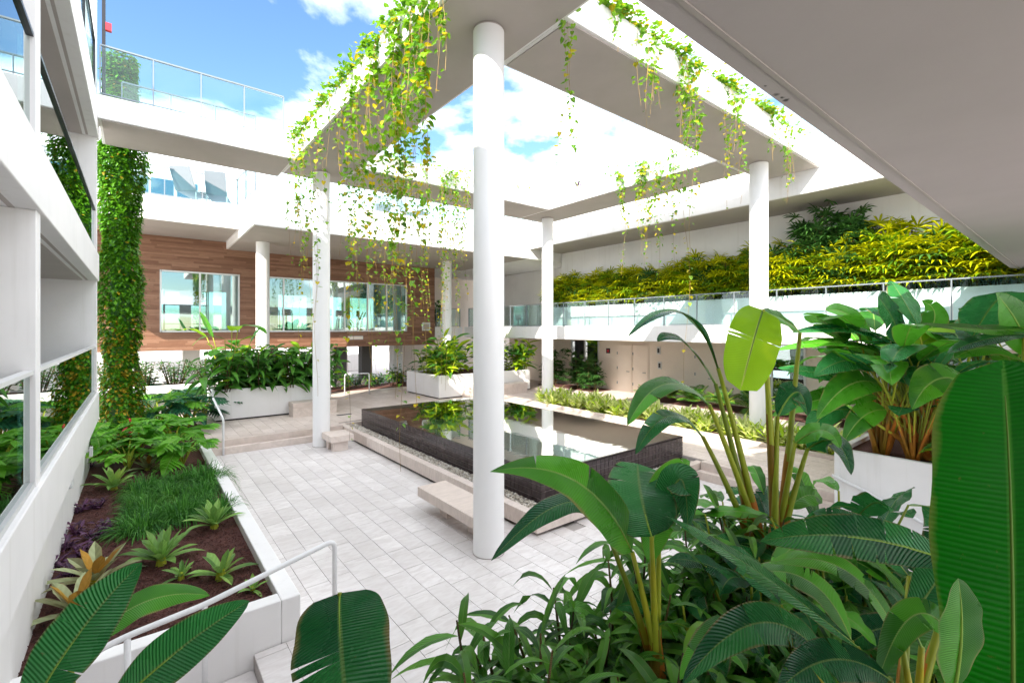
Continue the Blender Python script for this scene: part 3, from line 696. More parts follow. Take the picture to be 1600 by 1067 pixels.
ob_ = box(-.62, 15.55, -6.5, 1.19, 4.66, 5.2).build('slab', slab_mat(), ov, bevel=.01)
box(-.6, 15.5, 1.06, 1.085, 4.652, 4.661).build('drip_groove', M['soffit'], ob_)
# ================================================================== PLANTS
def leafmat(name, c1, c2, rib=None, freq=26, slant=9, rough=.38, trans=.28, vein=.35, back=None, edge=None, relief=.35, spec=.28):
    m, N, L, b = mat(name); out = N['Material Output']
    uv = N.new('ShaderNodeUVMap').outputs[0]; sp = N.new('ShaderNodeSeparateXYZ'); L.new(uv, sp.inputs[0])
    g = N.new('ShaderNodeNewGeometry'); oi = N.new('ShaderNodeObjectInfo')
    g1 = sum(c1) / 3; g2 = sum(c2) / 3; c1 = tuple(min(1, max(.003, g1 + (x - g1) * 1.18) * .95) for x in c1); c2 = tuple(min(1, max(.003, g2 + (x - g2) * 1.18) * 1.45) for x in c2)
    rnd = mathn(N, L, 'FRACT', mathn(N, L, 'ADD', oi.outputs['Random'], g.outputs['Random Per Island']))
    pos = g.outputs['Position']
    n1 = noise(N, L, 5, 4, .6, pos)
    ab = mathn(N, L, 'ABSOLUTE', mathn(N, L, 'SUBTRACT', sp.outputs[0], .5))
    ph = mathn(N, L, 'ADD', mathn(N, L, 'MULTIPLY', sp.outputs[1], freq * 6.28), mathn(N, L, 'MULTIPLY', ab, -slant * 6.28))
    wv = mathn(N, L, 'SINE', mathn(N, L, 'ADD', ph, mathn(N, L, 'MULTIPLY', n1, 4.0)))
    wv = mathn(N, L, 'ADD', mathn(N, L, 'MULTIPLY', wv, .5), .5)
    f = mathn(N, L, 'ADD', mathn(N, L, 'MULTIPLY', rnd, .65), mathn(N, L, 'MULTIPLY', n1, .5))
    c = mixc(N, L, ramp(N, L, f, [(.3, 0.), (.85, 1.)]), c1, c2)
    c = mixc(N, L, mathn(N, L, 'MULTIPLY', wv, vein), c, tuple(x * .45 for x in c1))
    if edge: c = mixc(N, L, ramp(N, L, mathn(N, L, 'ADD', ab, mathn(N, L, 'MULTIPLY', n1, .25)), [(.585, 0.), (.65, 1.)]), c, edge)
    yl = ramp(N, L, noise(N, L, 1.7, 3, .6, pos), [(.60, 0.), (.78, .45)]); c = mixc(N, L, yl, c, tuple(min(1, a_ * b_) for a_, b_ in zip(c2, (2.4, 1.35, 1.0))))
    if rib: c = mixc(N, L, ramp(N, L, ab, [(.012, 1.), (.03, 0.)]), c, rib)
    # brown flecks and dry spots
    fl = ramp(N, L, noise(N, L, 34, 4, .7, pos), [(.66, 0.), (.74, .7)])
    c = mixc(N, L, fl, c, (.16, .11, .04))
    L.new(c, b.inputs['Base Color']); b.inputs['Specular IOR Level'].default_value = spec
    L.new(mathn(N, L, 'ADD', mathn(N, L, 'MULTIPLY', n1, .25), rough - .1), b.inputs['Roughness'])
    bu = N.new('ShaderNodeBump'); bu.inputs['Strength'].default_value = relief; bu.inputs['Distance'].default_value = .006; L.new(wv, bu.inputs['Height']); L.new(bu.outputs[0], b.inputs['Normal'])
    tr = N.new('ShaderNodeBsdfTranslucent'); L.new(mixc(N, L, .5, c, back or tuple(min(1, x * 1.6) for x in c2)), tr.inputs[0])
    ms = N.new('ShaderNodeMixShader'); ms.inputs[0].default_value = trans; L.new(b.outputs[0], ms.inputs[1]); L.new(tr.outputs[0], ms.inputs[2]); L.new(ms.outputs[0], out.inputs['Surface'])
    return m
K = {}
K['paddle'] = leafmat('paddle_leaf', (.022, .11, .016), (.075, .25, .03), (.22, .34, .08), 62, 9, .27, .28, .22, edge=(.24, .17, .07))
K['paddle_dark'] = leafmat('dark_paddle_leaf', (.010, .075, .028), (.035, .16, .045), (.14, .26, .07), 44, 7, .24, .22, .26, relief=.9, edge=(.24, .17, .07))
K['paddle_lime'] = leafmat('young_paddle_leaf', (.16, .34, .03), (.26, .44, .05), (.45, .5, .12), 64, 8, .33, .45, .2)
K['giant'] = leafmat('giant_leaf', (.003, .09, .003), (.007, .125, .004), (.07, .22, .03), 70, 5, .45, .4, .42, back=(.003, .28, .002), edge=(.2, .2, .05), spec=.12)
K['stalk'] = leafmat('leaf_stalk', (.17, .22, .04), (.26, .28, .05), None, 1, 0, .4, .05, 0)
K['sheath'] = leafmat('russet_leaf_sheath', (.20, .13, .03), (.34, .13, .04), None, 1, 0, .5, .05, 0)
K['broad'] = leafmat('broad_shrub_leaf', (.03, .10, .025), (.085, .22, .04), (.16, .26, .08), 14, 5, .35, .25, .3)
K['cordy'] = leafmat('strap_shrub_leaf', (.016, .075, .018), (.10, .24, .04), (.15, .26, .06), 3, 14, .28, .22, .3, edge=(.2, .17, .06))
K['lime'] = leafmat('lime_ginger_leaf', (.16, .34, .03), (.36, .50, .06), (.4, .5, .12), 16, 6, .4, .4, .25)
K['palm'] = leafmat('sunlit_yellow_palm_leaf', (.17, .24, .018), (.42, .40, .028), None, 2, 0, .4, .3, .1)  # yellowed leaf colour, pushed brighter to stand in for sunlight on the palms
K['palm_mid'] = leafmat('green_palm_leaf', (.05, .13, .02), (.15, .24, .025), None, 2, 0, .4, .3, .1)
K['heart'] = leafmat('orange_bromeliad_heart', (.26, .13, .04), (.32, .20, .06), None, 5, 2, .35, .25, .1)
K['rib'] = leafmat('leaf_midrib', (.12, .22, .05), (.18, .28, .06), None, 1, 0, .4, .1, 0)
K['palm_dark'] = leafmat('dark_palm_leaf', (.02, .06, .018), (.05, .12, .03), None, 2, 0, .4, .2, .1)
K['cane'] = leafmat('brown_cane', (.06, .045, .025), (.12, .09, .04), None, 20, 0, .7, 0, .4)
K['pale'] = leafmat('pale_striped_leaf', (.34, .42, .12), (.62, .66, .30), (.25, .4, .1), 2, 4, .45, .3, .3)
K['philo'] = leafmat('deep_green_lobed_leaf', (.012, .065, .035), (.03, .12, .055), (.10, .2, .08), 12, 8, .3, .2, .3)
K['philo_lime'] = leafmat('light_green_lobed_leaf', (.06, .20, .03), (.14, .34, .05), (.3, .42, .12), 12, 8, .35, .35, .3)
K['grass'] = leafmat('mondo_grass_blade', (.02, .09, .02), (.075, .20, .04), None, 1, 0, .45, .2, 0)
K['brom'] = leafmat('bromeliad_leaf', (.08, .18, .05), (.20, .33, .10), None, 5, 2, .35, .25, .2, edge=(.16, .13, .05))
K['brom_red'] = leafmat('red_hearted_bromeliad_leaf', (.17, .16, .08), (.30, .34, .20), None, 5, 2, .35, .2, .2, edge=(.30, .10, .06))
K['purple'] = leafmat('purple_leaf', (.030, .012, .028), (.10, .045, .09), None, 5, 2, .35, .12, .2)
K['ivy'] = leafmat('ivy_leaf', (.02, .09, .010), (.085, .21, .022), None, 2, 2, .4, .3, .1)
K['ivy_warm'] = leafmat('turning_ivy_leaf', (.16, .16, .03), (.32, .22, .04), None, 2, 2, .4, .3, .1)
K['pothos'] = leafmat('pothos_leaf', (.035, .14, .015), (.15, .28, .03), (.3, .4, .1), 3, 2, .35, .35, .1)
K['pothos_gold'] = leafmat('golden_pothos_leaf', (.22, .26, .025), (.38, .30, .04), (.45, .5, .1), 3, 2, .35, .38, .1)
K['vine_stem'] = leafmat('vine_stem', (.20, .12, .05), (.26, .18, .07), None, 1, 0, .6, 0, 0)
K['red_leaf'] = leafmat('red_croton_leaf', (.30, .02, .03), (.45, .08, .06), None, 6, 3, .4, .25, .2)
K['hedge'] = leafmat('dark_hedge_leaf', (.015, .05, .018), (.06, .15, .05), None, 2, 2, .35, .2, .1)

def pf_paddle(t): return max(.0, math.sin(math.pi * min(1, max(0, .04 + .96 * t)) ** .8)) ** .55 if 0 < t < 1 else 0
def pf_ob(t): return max(0, math.sin(math.pi * t)) ** .27 if 0 < t < 1 else 0
def pf_paddle2(t): return math.sin(math.pi * t ** .85) ** .7 if 0 < t < 1 else 0
def pf_lance(t): return math.sin(math.pi * t ** .75) ** .85 if 0 < t < 1 else 0
def pf_strap(t): return min(1, (1 - t) * 3.2) * min(1, .55 + t * 2) if t < 1 else 0
def bez(a, b, c, t): return a * (1 - t) ** 2 + b * 2 * t * (1 - t) + c * t * t
def bezd(a, b, c, t): return (b - a) * 2 * (1 - t) + (c - b) * 2 * t
def blade(mb, p0, p1, p2, width, nrm, prof=pf_lance, fold=.18, wave=0., ns=9, na=2, tears=(), rng=random, curl=0.):
    """leaf blade on a bent midrib p0-p1-p2; tears = (t, side) slits to the edge"""
    p0, p1, p2, nrm = V(p0), V(p1), V(p2), V(nrm); ph = rng.random() * 6.28
    for side in (-1, 1):
        ts = [(i / ns, 0) for i in range(ns + 1)]
        for (tt, sd, gp) in tears:
            if sd == side: ts += [(tt - 1e-4, -gp), (tt + 1e-4, gp)]
        ts.sort(); prev = None
        for (t, sh) in ts:
            c = bez(p0, p1, p2, t); tg = bezd(p0, p1, p2, t)
            if tg.length < 1e-6: tg = p2 - p0
            tg.normalize(); s = tg.cross(nrm)
            if s.length < 1e-4: s = tg.orthogonal()
            s.normalize(); u = s.cross(tg); wd = width / 2 * prof(t); row = []
            for j in range(na + 1):
                a = j / na; x = a * wd
                h = x * fold + wave * wd * a * math.sin(ph + t * 19 + side) - curl * wd * a * a
                q = c + s * (side * x) + u * h + tg * (sh * max(0, a - .35) * 2.2 * width)
                mb.v.append((q.x, q.y, q.z)); row.append((len(mb.v) - 1, (.5 + side * a * .5, t)))
            if prev and not (psh < 0 and sh > 0):
                for j in range(na):
                    qd = [prev[j], prev[j + 1], row[j + 1], row[j]]
                    if side > 0: qd.reverse()
                    mb.face([k[0] for k in qd], [k[1] for k in qd])
            prev = row; psh = sh
def sph(az, el): return V((math.cos(az) * math.cos(el), math.sin(az) * math.cos(el), math.sin(el)))
def leaf_at(mb, base, az, el, ln, wd, droop, rng, prof=pf_lance, fold=.15, ns=6, na=1, wave=0., tears=(), twist=0.):
    d = sph(az, el); p1 = base + d * ln * .55; p2 = base + d * ln - V((0, 0, droop * ln)) 
    n = V((-math.cos(az) * math.sin(el), -math.sin(az) * math.sin(el), math.cos(el)))
    if twist: n = Matrix.Rotation(twist, 3, d) @ n
    blade(mb, base, p1, p2, wd, n, prof, fold, wave, ns, na, tears, rng)
def rtears(rng, n, a=.2, b=.9, g=.02): return [(rng.uniform(a, b), rng.choice((-1, 1)), rng.uniform(.4, 1.6) * g) for _ in range(n)]

# ---------- clumps of giant paddle leaves
def paddle_leaf(t, base, pts, width, nrm, m, rng, r=.016, ntear=2, prof=pf_paddle2, stalk=K['stalk'], wave=.05, fold=.14, ns=18, na=4, curl=.12):
    """pts: leaf base, bend, tip (world); the stalk runs from the plant base to the leaf base"""
    a, b, c = [V(p) for p in pts]; base = V(base)
    mb = MB(); mb.smooth = True; blade(mb, a, b, c, width, nrm, prof, fold, wave, ns, na, rtears(rng, ntear), rng, curl)
    lf = mb.build('leaf', m, t)
    rb_ = MB(); rb_.tube([bez(a, b, c, k / 8) - V((0, 0, .004)) for k in range(8)], [r * .42 * (1 - k / 9) for k in range(8)], 6, False); rb_.build('midrib', K['rib'], lf, smooth=True)
    mid = base.lerp(a, .5) + V((0, 0, (a - base).length * .06)) + (base - c) * .02
    st = MB(); st.tube([bez(base, mid, a, k / 8) for k in range(9)], [r * (1.7 - 1.0 * k / 8) for k in range(9)], 8); st.build('stalk', stalk, t, smooth=True)
    sh_ = MB(); fr = rng.uniform(.45, .72); sh_.tube([bez(base, mid, a, fr * k / 6) + V((.003, .003, 0)) for k in range(7)], [r * (2.1 - 1.55 * fr * k / 6) * (1.06 if k < 6 else .8) for k in range(7)], 8); sh_.build('sheath', K['sheath'], t, smooth=True)
def clump(seed, n, h, ll, lw, m, spread=.5, lime=0):
    rng = random.Random(seed); t = T('paddle_leaf_clump', 'x', 'plant', (0, 0, 0))
    for k in range(n):
        az = k * 2.4 + rng.uniform(-.4, .4); lean = rng.uniform(.15, 1) * spread; hh = h * rng.uniform(.5, 1)
        base = V((math.cos(az) * .08, math.sin(az) * .08, 0)); a = V((math.cos(az) * lean * hh, math.sin(az) * lean * hh, hh * .8))
        e = rng.uniform(.1, 1.2); L_ = ll * rng.uniform(.7, 1.1); d = sph(az, e); b = a + d * L_ * .6; c = a + d * L_ * .95 - V((0, 0, L_ * rng.uniform(.1, .7)))
        n_ = V((-math.cos(az) * math.sin(e), -math.sin(az) * math.sin(e), math.cos(e)))
        paddle_leaf(t, base, (a, b, c), lw * rng.uniform(.8, 1.1), n_, K['paddle_lime'] if rng.random() < lime else m, rng, .014, 2, ns=12, na=3)
    return t
# ---------- generic shrub of blades
def shrub(seed, name, cat, n_stems, n_leaf, h, ll, lw, m, spread=.6, droop=.35, prof=pf_lance, stem_m=K['cane'], el=(.0, .9), ns=5, fold=.15, m2=None, f2=.2, low=.25):
    rng = random.Random(seed); t = T(name, 'x', cat, (0, 0, 0)); mb = MB(); mb2 = MB(); st = MB(); mb.smooth = mb2.smooth = True
    for k in range(n_stems):
        az = k * 2.4 + rng.random(); lean = spread * rng.random() ** .6; hh = h * rng.uniform(.6, 1)
        top = V((math.cos(az) * lean, math.sin(az) * lean, hh)); foot = V((math.cos(az) * lean * .4, math.sin(az) * lean * .4, 0)); mid = foot.lerp(top, .5) + V((0, 0, hh * .08))
        st.tube([bez(foot, mid, top, q / 4) for q in range(5)], [.012, .011, .01, .008, .005], 5)
        for j in range(n_leaf):
            q = low + (1 - low) * (j + rng.random() * .6) / n_leaf; q = min(q, 1)
            leaf_at(mb2 if (m2 and rng.random() < f2) else mb, bez(foot, mid, top, q), az * .3 + j * 2.39 + rng.random() * .5, rng.uniform(*el) * (.4 + .6 * q), ll * rng.uniform(.7, 1.15), lw * rng.uniform(.75, 1.15), droop * rng.uniform(.4, 1.5), rng, prof, fold, ns, 1, wave=.08, twist=rng.uniform(-.5, .5))
    st.build('stems', stem_m, t, smooth=True); mb.build('foliage', m, t)
    if mb2.v: mb2.build('young_foliage', m2, t)
    return t
def scatter(protos, spots, labels, group):
    """spots: (x, y, z, rot, scale, proto index); the first use of a prototype is the prototype itself"""
    used = set()
    for k, (x, y, z, rz, s_, pi) in enumerate(spots):
        put(protos[pi], pi in used, (x, y, z), rz, s_, labels[k % len(labels)] if isinstance(labels, list) else labels, group); used.add(pi)
    for i, p in enumerate(protos):
        if i not in used:
            for ch_ in list(p.children): bpy.data.objects.remove(ch_)
            bpy.data.objects.remove(p)
# ---------- fan palms
def fan_palm(seed, n_cane, h, m, n_fan=9, m2=None, fl=.36, lean=.25):
    rng = random.Random(seed); t = T('fan_palm', 'x', 'palm', (0, 0, 0)); mb = MB(); mb2 = MB(); st = MB()
    for k in range(n_cane):
        az = k * 2.4 + rng.random(); r_ = .28 * rng.random() ** .5; foot = V((math.cos(az) * r_, math.sin(az) * r_, 0)); hh = h * rng.uniform(.45, 1)
        top = foot + V((math.cos(az) * lean * rng.random(), math.sin(az) * lean * rng.random(), hh)); st.tube([foot, foot.lerp(top, .5), top], [.016, .014, .012], 5)
        for j in range(n_fan):
            q = .25 + .75 * (j + .5) / n_fan; b = foot.lerp(top, q); a2 = j * 2.39 + az + rng.random() * .6; e = rng.uniform(-.35, 1.2) * q + .1
            pl_ = rng.uniform(.22, .42); hub = b + sph(a2, e) * pl_; st.tube([b, hub], .005, 4, False)
            nl = rng.randint(7, 10); tgt = mb2 if (m2 and rng.random() < .45) else mb
            d_ = sph(a2, e); sd_ = V((-math.sin(a2), math.cos(a2), 0)); up_ = sd_.cross(d_) * -1
            if up_.z < 0: up_ = -up_
            for i in range(nl):
                sp_ = (i / (nl - 1) - .5) * 3.5; ln = fl * rng.uniform(.8, 1.1) * (1 - .10 * abs(sp_)); dd_ = d_ * math.cos(sp_) + sd_ * math.sin(sp_)
                blade(tgt, hub, hub + dd_ * ln * .55 + up_ * .05, hub + dd_ * ln - V((0, 0, ln * rng.uniform(.05, .45))), .058, up_, pf_strap, .3, 0, 3, 1, (), rng)
    st.build('canes', K['cane'], t); mb.build('fronds', m, t)
    if mb2.v: mb2.build('bright_fronds', m2, t)
    return t

# ================================================================== terrace palms
rng = random.Random(21)
pals = [fan_palm(31, 9, 1.9, K['palm'], 13, K['palm_mid'], .6), fan_palm(32, 9, 1.75, K['palm'], 13, K['palm_dark'], .6), fan_palm(35, 8, 1.5, K['palm'], 12, K['palm_mid'], .58), fan_palm(33, 12, 2.7, K['palm_dark'], 17, K['palm_dark'], .48)]
spots = []; y = 16.3; k = 0
while y > .2:
    near = 1.12 if y < 3.6 else (.92 if y > 6.6 else 1.0)
    for row in (0, 1):
        spots.append((15.85 + row * .42 + rng.uniform(-.1, .1), y + row * .3, 4.2, rng.random() * 6.28, rng.uniform(.78, 1.0) * near * (1 - .12 * (1 - row)), k % 3)); k += 1
    y -= rng.uniform(.6, .8)
tl_ = [[('sunlit-yellow ', 'dark and sunlit-yellow mixed ', 'low sunlit-yellow ')[q[5]] + 'fan palm in the ' + ('back' if q[0] > 16.06 else 'front') + ' row of the terrace planter', q] for q in spots]
scatter(pals[:3], spots, [q[0] for q in tl_], 'fan palms along the terrace')
scatter([pals[3]], [(16.2, 5.35, 4.2, 1.0, .98, 0), (16.25, 4.55, 4.2, 3.0, .94, 0)], 'tall dark-topped fan palm touching the terrace ceiling', 'tall terrace palms')
dk = [fan_palm(36, 9, 1.7, K['palm_dark'], 11)]
scatter(dk, [(17.1, 17.9, Z1, 0, .95, 0), (17.1, 15.9, Z1, 1.7, .95, 0), (17.0, 15.1, Z1, 3.1, .85, 0), (14.0, 24.6, TF, 2, .9, 0)],
        ['dark fan palm at the beige wall, far side of the ground-floor window', 'dark fan palm in front of the ground-floor window', 'dark fan palm between the window and the service doors', 'dark fan palm in the shaded terrace corner behind the glass'], 'dark fan palms by the wall')

# ferny cycads by the beige wall
def cycad(seed, n=22, ln=1.0, m=K['broad']):
    rng = random.Random(seed); t = T('feathery_cycad', 'x', 'plant', (0, 0, 0)); mb = MB(); st = MB()
    for k in range(n):
        az = k * 2.4; e = rng.uniform(.35, 1.35); L_ = ln * rng.uniform(.7, 1); d = sph(az, e); a = V((0, 0, .15)); b = a + d * L_ * .6; c = a + d * L_ - V((0, 0, L_ * rng.uniform(.2, .55)))
        st.tube([bez(a, b, c, q / 6) for q in range(7)], .007, 4, False)
        for q in range(16):
            tt = .15 + .85 * q / 16; p = bez(a, b, c, tt); tg = bezd(a, b, c, tt).normalized(); sd = tg.cross(UP).normalized(); wl = .26 * math.sin(math.pi * (tt * .85 + .1))
            for s_ in (-1, 1): blade(mb, p, p + sd * s_ * wl * .5 + tg * wl * .25, p + sd * s_ * wl + tg * wl * .45 - V((0, 0, wl * .25)), .028, tg.cross(sd) * -1, pf_strap, .1, 0, 2, 1, (), rng)
    st.build('stalks', K['stalk'], t); mb.build('fronds', m, t); return t
scatter([cycad(41), cycad(42, 18, 1.1)], [(16.7, y_, Z1, y_, s_, i % 2) for i, (y_, s_) in enumerate(((11.6, .9), (10.7, 1.05), (9.6, 1.1), (8.5, 1.0), (7.4, 1.1), (6.3, 1.), (5.0, 1.1), (3.6, 1.1)))],
        'feathery green cycad in the bed along the beige wall', 'cycads along the beige wall')
# pale striped bed
ps = [shrub(s_, 'striped_foliage_plant', 'plant', 12, 7, .42, .40, .075, K['pale'], .30, .1, pf_strap, K['stalk'], (.6, 1.3), 4, .25, K['lime'], .22, low=.0) for s_ in (51, 52, 53)]
rng = random.Random(50); sp_ = []
for k in range(34):
    y_ = 13.7 - k * .31; sp_.append((12.58 + (k % 2) * .5 + rng.uniform(-.08, .08), y_, Z1, rng.random() * 6.3, rng.uniform(.85, 1.15), k % 3))
scatter(ps, sp_, 'pale cream-striped leafy plant in the kerbed bed beyond the pool', 'pale striped plants beyond the pool')
# planter shrubs
bs = [shrub(s_, 'broad_leaf_shrub', 'shrub', 11, 12, .95, .40, .14, K['broad'], .62, .55, pf_lance, K['cane'], (-.2, .9), 5, .15, K['paddle_lime'], .08, low=.05) for s_ in (61, 62)]
rng = random.Random(60)
scatter(bs, [(2.15 + .52 * k + rng.uniform(-.1, .1), 17.62 + (k % 2) * .8, 1.28, k * 1.3, rng.uniform(1.3, 1.6), k % 2) for k in range(7)], 'dense glossy broad-leaf shrub in the white planter behind the back steps', 'broad-leaf shrubs in planter')
lg_ = [shrub(s_, 'lime_ginger', 'plant', 9, 9, 1.0, .48, .12, K['lime'], .45, .4, pf_lance, K['stalk'], (.2, 1.2), 5, .18, K['broad'], .4, low=.1) for s_ in (63, 64)]
scatter(lg_, [(10.3 + .72 * k, 17.5 + (k % 3) * .75, 1.26, k * 1.9, rng.uniform(1.5, 1.85), k % 2) for k in range(7)] + [(10.25, 17.55, 1.26, 2.2, 1.4, 1), (10.35, 18.9, 1.26, .7, 1.3, 0), (14.4, 17.7, 1.26, .3, 1.5, 0)], 'lime green ginger plant in the white planter beyond the pool', 'lime plants in planter')
scatter([shrub(65, 'undercroft_shrub', 'shrub', 10, 10, 1.1, .36, .10, K['broad'], .5, .5, pf_lance, K['cane'], (-.1, 1.), 4, .15, K['lime'], .2), shrub(66, 'undercroft_shrub', 'shrub', 10, 10, .8, .4, .09, K['hedge'], .5, .5, pf_lance, K['cane'], (-.1, 1.), 4)],
        [(6.6 + .62 * k, 22.7 + (k % 2) * .6, Z1, k * 1.1, rng.uniform(.8, 1.15) * (.75 if k in (2, 4) else 1), k % 2) for k in range(10)], 'leafy shrub growing in front of the piers under the wood wall', 'shrubs under the wood wall')
cl = clump(71, 11, 2.3, 1.05, .38, K['paddle'], .35, .25)
put(cl, False, (2.4, 18.1, 1.25), .6, 1.15, 'small paddle-leaf clump rising above the broad-leaf shrubs, under the left gym window', 'paddle clumps')
# planter of giant paddle leaves at the right
cp = [clump(72, 17, 2.3, 1.2, .50, K['paddle'], .5, .0), clump(73, 17, 2.5, 1.25, .52, K['paddle_dark'], .42, .0)]
scatter(cp, [(10.2, 2.35, 1.1, .3, 1.05, 0), (10.45, 1.5, 1.1, 2.1, 1.2, 1), (11.0, 2.5, 1.1, 3.3, 1.2, 0), (10.1, 1.9, 1.1, 5.3, .8, 1), (10.3, .5, 1.1, 4.2, 1.0, 0), (11.9, 2.0, 1.1, 1.2, 1.0, 1), (11.5, .2, 1.1, 5.2, 1.1, 1)], 'clump of giant paddle leaves filling the tall white planter', 'paddle clumps in the tall planter')
gs = [shrub(67, 'strappy_ginger', 'plant', 8, 9, .8, .45, .08, K['lime'], .4, .5, pf_lance, K['stalk'], (.1, 1.), 5, .2, K['broad'], .5)]
scatter(gs, [(9.95, 1.35, 1.1, 0, .75, 0), (9.98, .75, 1.1, 2, .7, 0)], 'strappy bright green ginger at the lip of the tall white planter', 'gingers at planter lip')

# ================================================================== left bed
def grass_clump(seed):
    rng = random.Random(seed); t = T('mondo_grass_clump', 'x', 'grass', (0, 0, 0)); mb = MB()
    for k in range(420):
        az = rng.random() * 6.283; r_ = .16 * rng.random() ** .5; e = rng.uniform(.55, 1.5); ln = rng.uniform(.20, .42)
        b = V((math.cos(az) * r_, math.sin(az) * r_, 0)); leaf_at(mb, b, az + rng.uniform(-.5, .5), e, ln, .009, rng.uniform(.45, 1.25), rng, pf_strap, .3, 5, 1)
    mb.build('blades', K['grass'], t); MB().tube([(0, 0, -.02), (0, 0, .04)], [.12, .03], 10).build('crown', K['hedge'], t); return t
rng = random.Random(80); sp_ = []
for k in range(15): sp_.append((.10 + (k % 3) * .42 + rng.uniform(-.12, .12), 8.75 + (k // 3) * .55 + (k % 2) * .2 + rng.uniform(-.12, .12), .33, rng.random() * 6, (lambda q: (q, q, q * rng.uniform(.95, 1.5)))(rng.uniform(1.0, 1.5)), k % 2))
scatter([grass_clump(81), grass_clump(82)], sp_, 'tufted dark green mondo grass clump in the middle of the mulch bed', 'mondo grass clumps')
def bromeliad(seed, m, n=18, ln=.42, wd=.075, e0=.35):
    rng = random.Random(seed); t = T('bromeliad', 'x', 'plant', (0, 0, 0)); mb = MB(); mb.smooth = True; hb = MB(); hb.smooth = True
    for k in range(n):
        q = k / n; az = k * 2.4; e = e0 + (1.25 - e0) * q + rng.uniform(-.12, .12); l2 = ln * (1 - .35 * q) * rng.uniform(.85, 1.1)
        leaf_at(hb if q > .8 else mb, V((math.cos(az) * .02, math.sin(az) * .02, .03 + .05 * q)), az, e, l2, wd * rng.uniform(.85, 1.15), .28 * (1 - q) + .05, rng, pf_strap, .35, 7, 2)
    mb.build('leaves', m, t); hb.build('heart', K['brom'] if m != K['brom_red'] else K['heart'], t); MB().tube([(0, 0, -.02), (0, 0, .1)], [.05, .03], 8).build('core', K['stalk'], t); return t
bA, bB, bC = bromeliad(91, K['brom']), bromeliad(92, K['brom_red'], 16, .46, .085, .2), bromeliad(93, K['brom'], 11, .34, .07, .2)
def at(px, py, z=.33): p = PZ(px, py, z); return (p.x, p.y, z)
bl = [(bA, 252, 882, 1.0, .2, 'large bright green bromeliad alone on bare mulch'), (bA, 335, 825, .95, 1.4, 'green bromeliad between the mondo grass and the planter wall'), (bB, 150, 915, 1.0, .4, 'pinkish red-hearted bromeliad among purple plants'),
      (bC, 345, 905, 1.0, .1, 'sparse olive bromeliad near the bed corner'), (bC, 283, 905, .62, 1.1, 'tiny dark bromeliad seedling on the mulch'), (bA, 178, 765, 1.0, 2.2, 'long-leaved bromeliad at the left flank of the mondo grass'), (bB, 230, 735, .8, 2.9, 'greyish pink bromeliad behind the mondo grass'),
      (bB, 120, 965, 1.0, 5., 'silvery bromeliad at the foot of the building fin'), (bC, 395, 925, .5, 2.6, 'very small bromeliad in the inner corner of the planter wall')]
us = set()
for (p, px, py, s_, rz, lb_) in bl:
    put(p, p in us, at(px, py), rz, s_ * 1.3, lb_, 'bromeliads in the mulch bed'); us.add(p)
pu = shrub(95, 'purple_ground_plant', 'plant', 6, 5, .16, .17, .045, K['purple'], .16, .3, pf_lance, K['purple'], (.1, 1.), 4, .2, low=.1)
pp = [(125, 800), (150, 795), (120, 835), (150, 842), (100, 860), (130, 868), (165, 830), (85, 890), (105, 905), (140, 730), (120, 745), (215, 700), (180, 700)]
for k, (px, py) in enumerate(pp): put(pu, k > 0, at(px, py), k * 1.7, .95, 'low dark purple foliage plant on the mulch near the left building', 'purple ground plants')
def lobed(seed, m, n, ln, h, cut, lobes=7, m2=None):
    rng = random.Random(seed); t = T('lobed_leaf_plant', 'x', 'plant', (0, 0, 0)); st = MB()
    for k in range(n):
        az = k * 2.4 + rng.random() * .5; r_ = rng.uniform(.3, 1.0); hub = V((math.cos(az) * r_ * h * .75, math.sin(az) * r_ * h * .75, h * rng.uniform(.6, 1.1) * (1.15 - .4 * r_)))
        st.tube([(0, 0, 0), hub * .5 + V((0, 0, h * .22)), hub], [.016, .012, .009], 5, False)
        L_ = ln * rng.uniform(.7, 1.1); e = rng.uniform(-.45, .15); d = sph(az + rng.uniform(-.4, .4), e); nn = V((-d.x * .3, -d.y * .3, 1)).normalized(); sd = d.cross(nn).normalized()
        mb = MB(); mb.smooth = True
        tip = hub + d * L_ - V((0, 0, L_ * .2)); blade(mb, hub - d * L_ * .18, hub + d * L_ * .45 + nn * .04, tip, L_ * .62 * (1 - cut * .75), nn, pf_lance, .12, .06, 8, 2, (), rng)
        for q in range(lobes):
            for s_ in (-1, 1):
                tt = q / lobes; p = hub + d * (L_ * (tt * .92 - .12)); wl = L_ * .52 * math.sin(math.pi * (.2 + .72 * tt)) * rng.uniform(.85, 1.1)
                f_ = (.55 - .9 * (1 - tt)) if tt < .35 else .35 + .6 * tt
                q2 = p + sd * s_ * wl + d * wl * f_ - V((0, 0, wl * .25)); blade(mb, p, p.lerp(q2, .5) + nn * .03, q2, wl * (.52 - .26 * cut), nn, pf_lance, .1, .08, 4, 1, (), rng)
        mb.build('leaf', m2 if (m2 and rng.random() < .25) else m, t)
    st.build('stalks', K['stalk'], t); return t
L1 = lobed(101, K['philo_lime'], 9, .42, .45, .1); L2 = lobed(102, K['philo'], 11, .50, .6, .65, 8, K['philo_lime']); L3 = lobed(103, K['philo'], 11, .45, .55, .9, 10)
us = set()
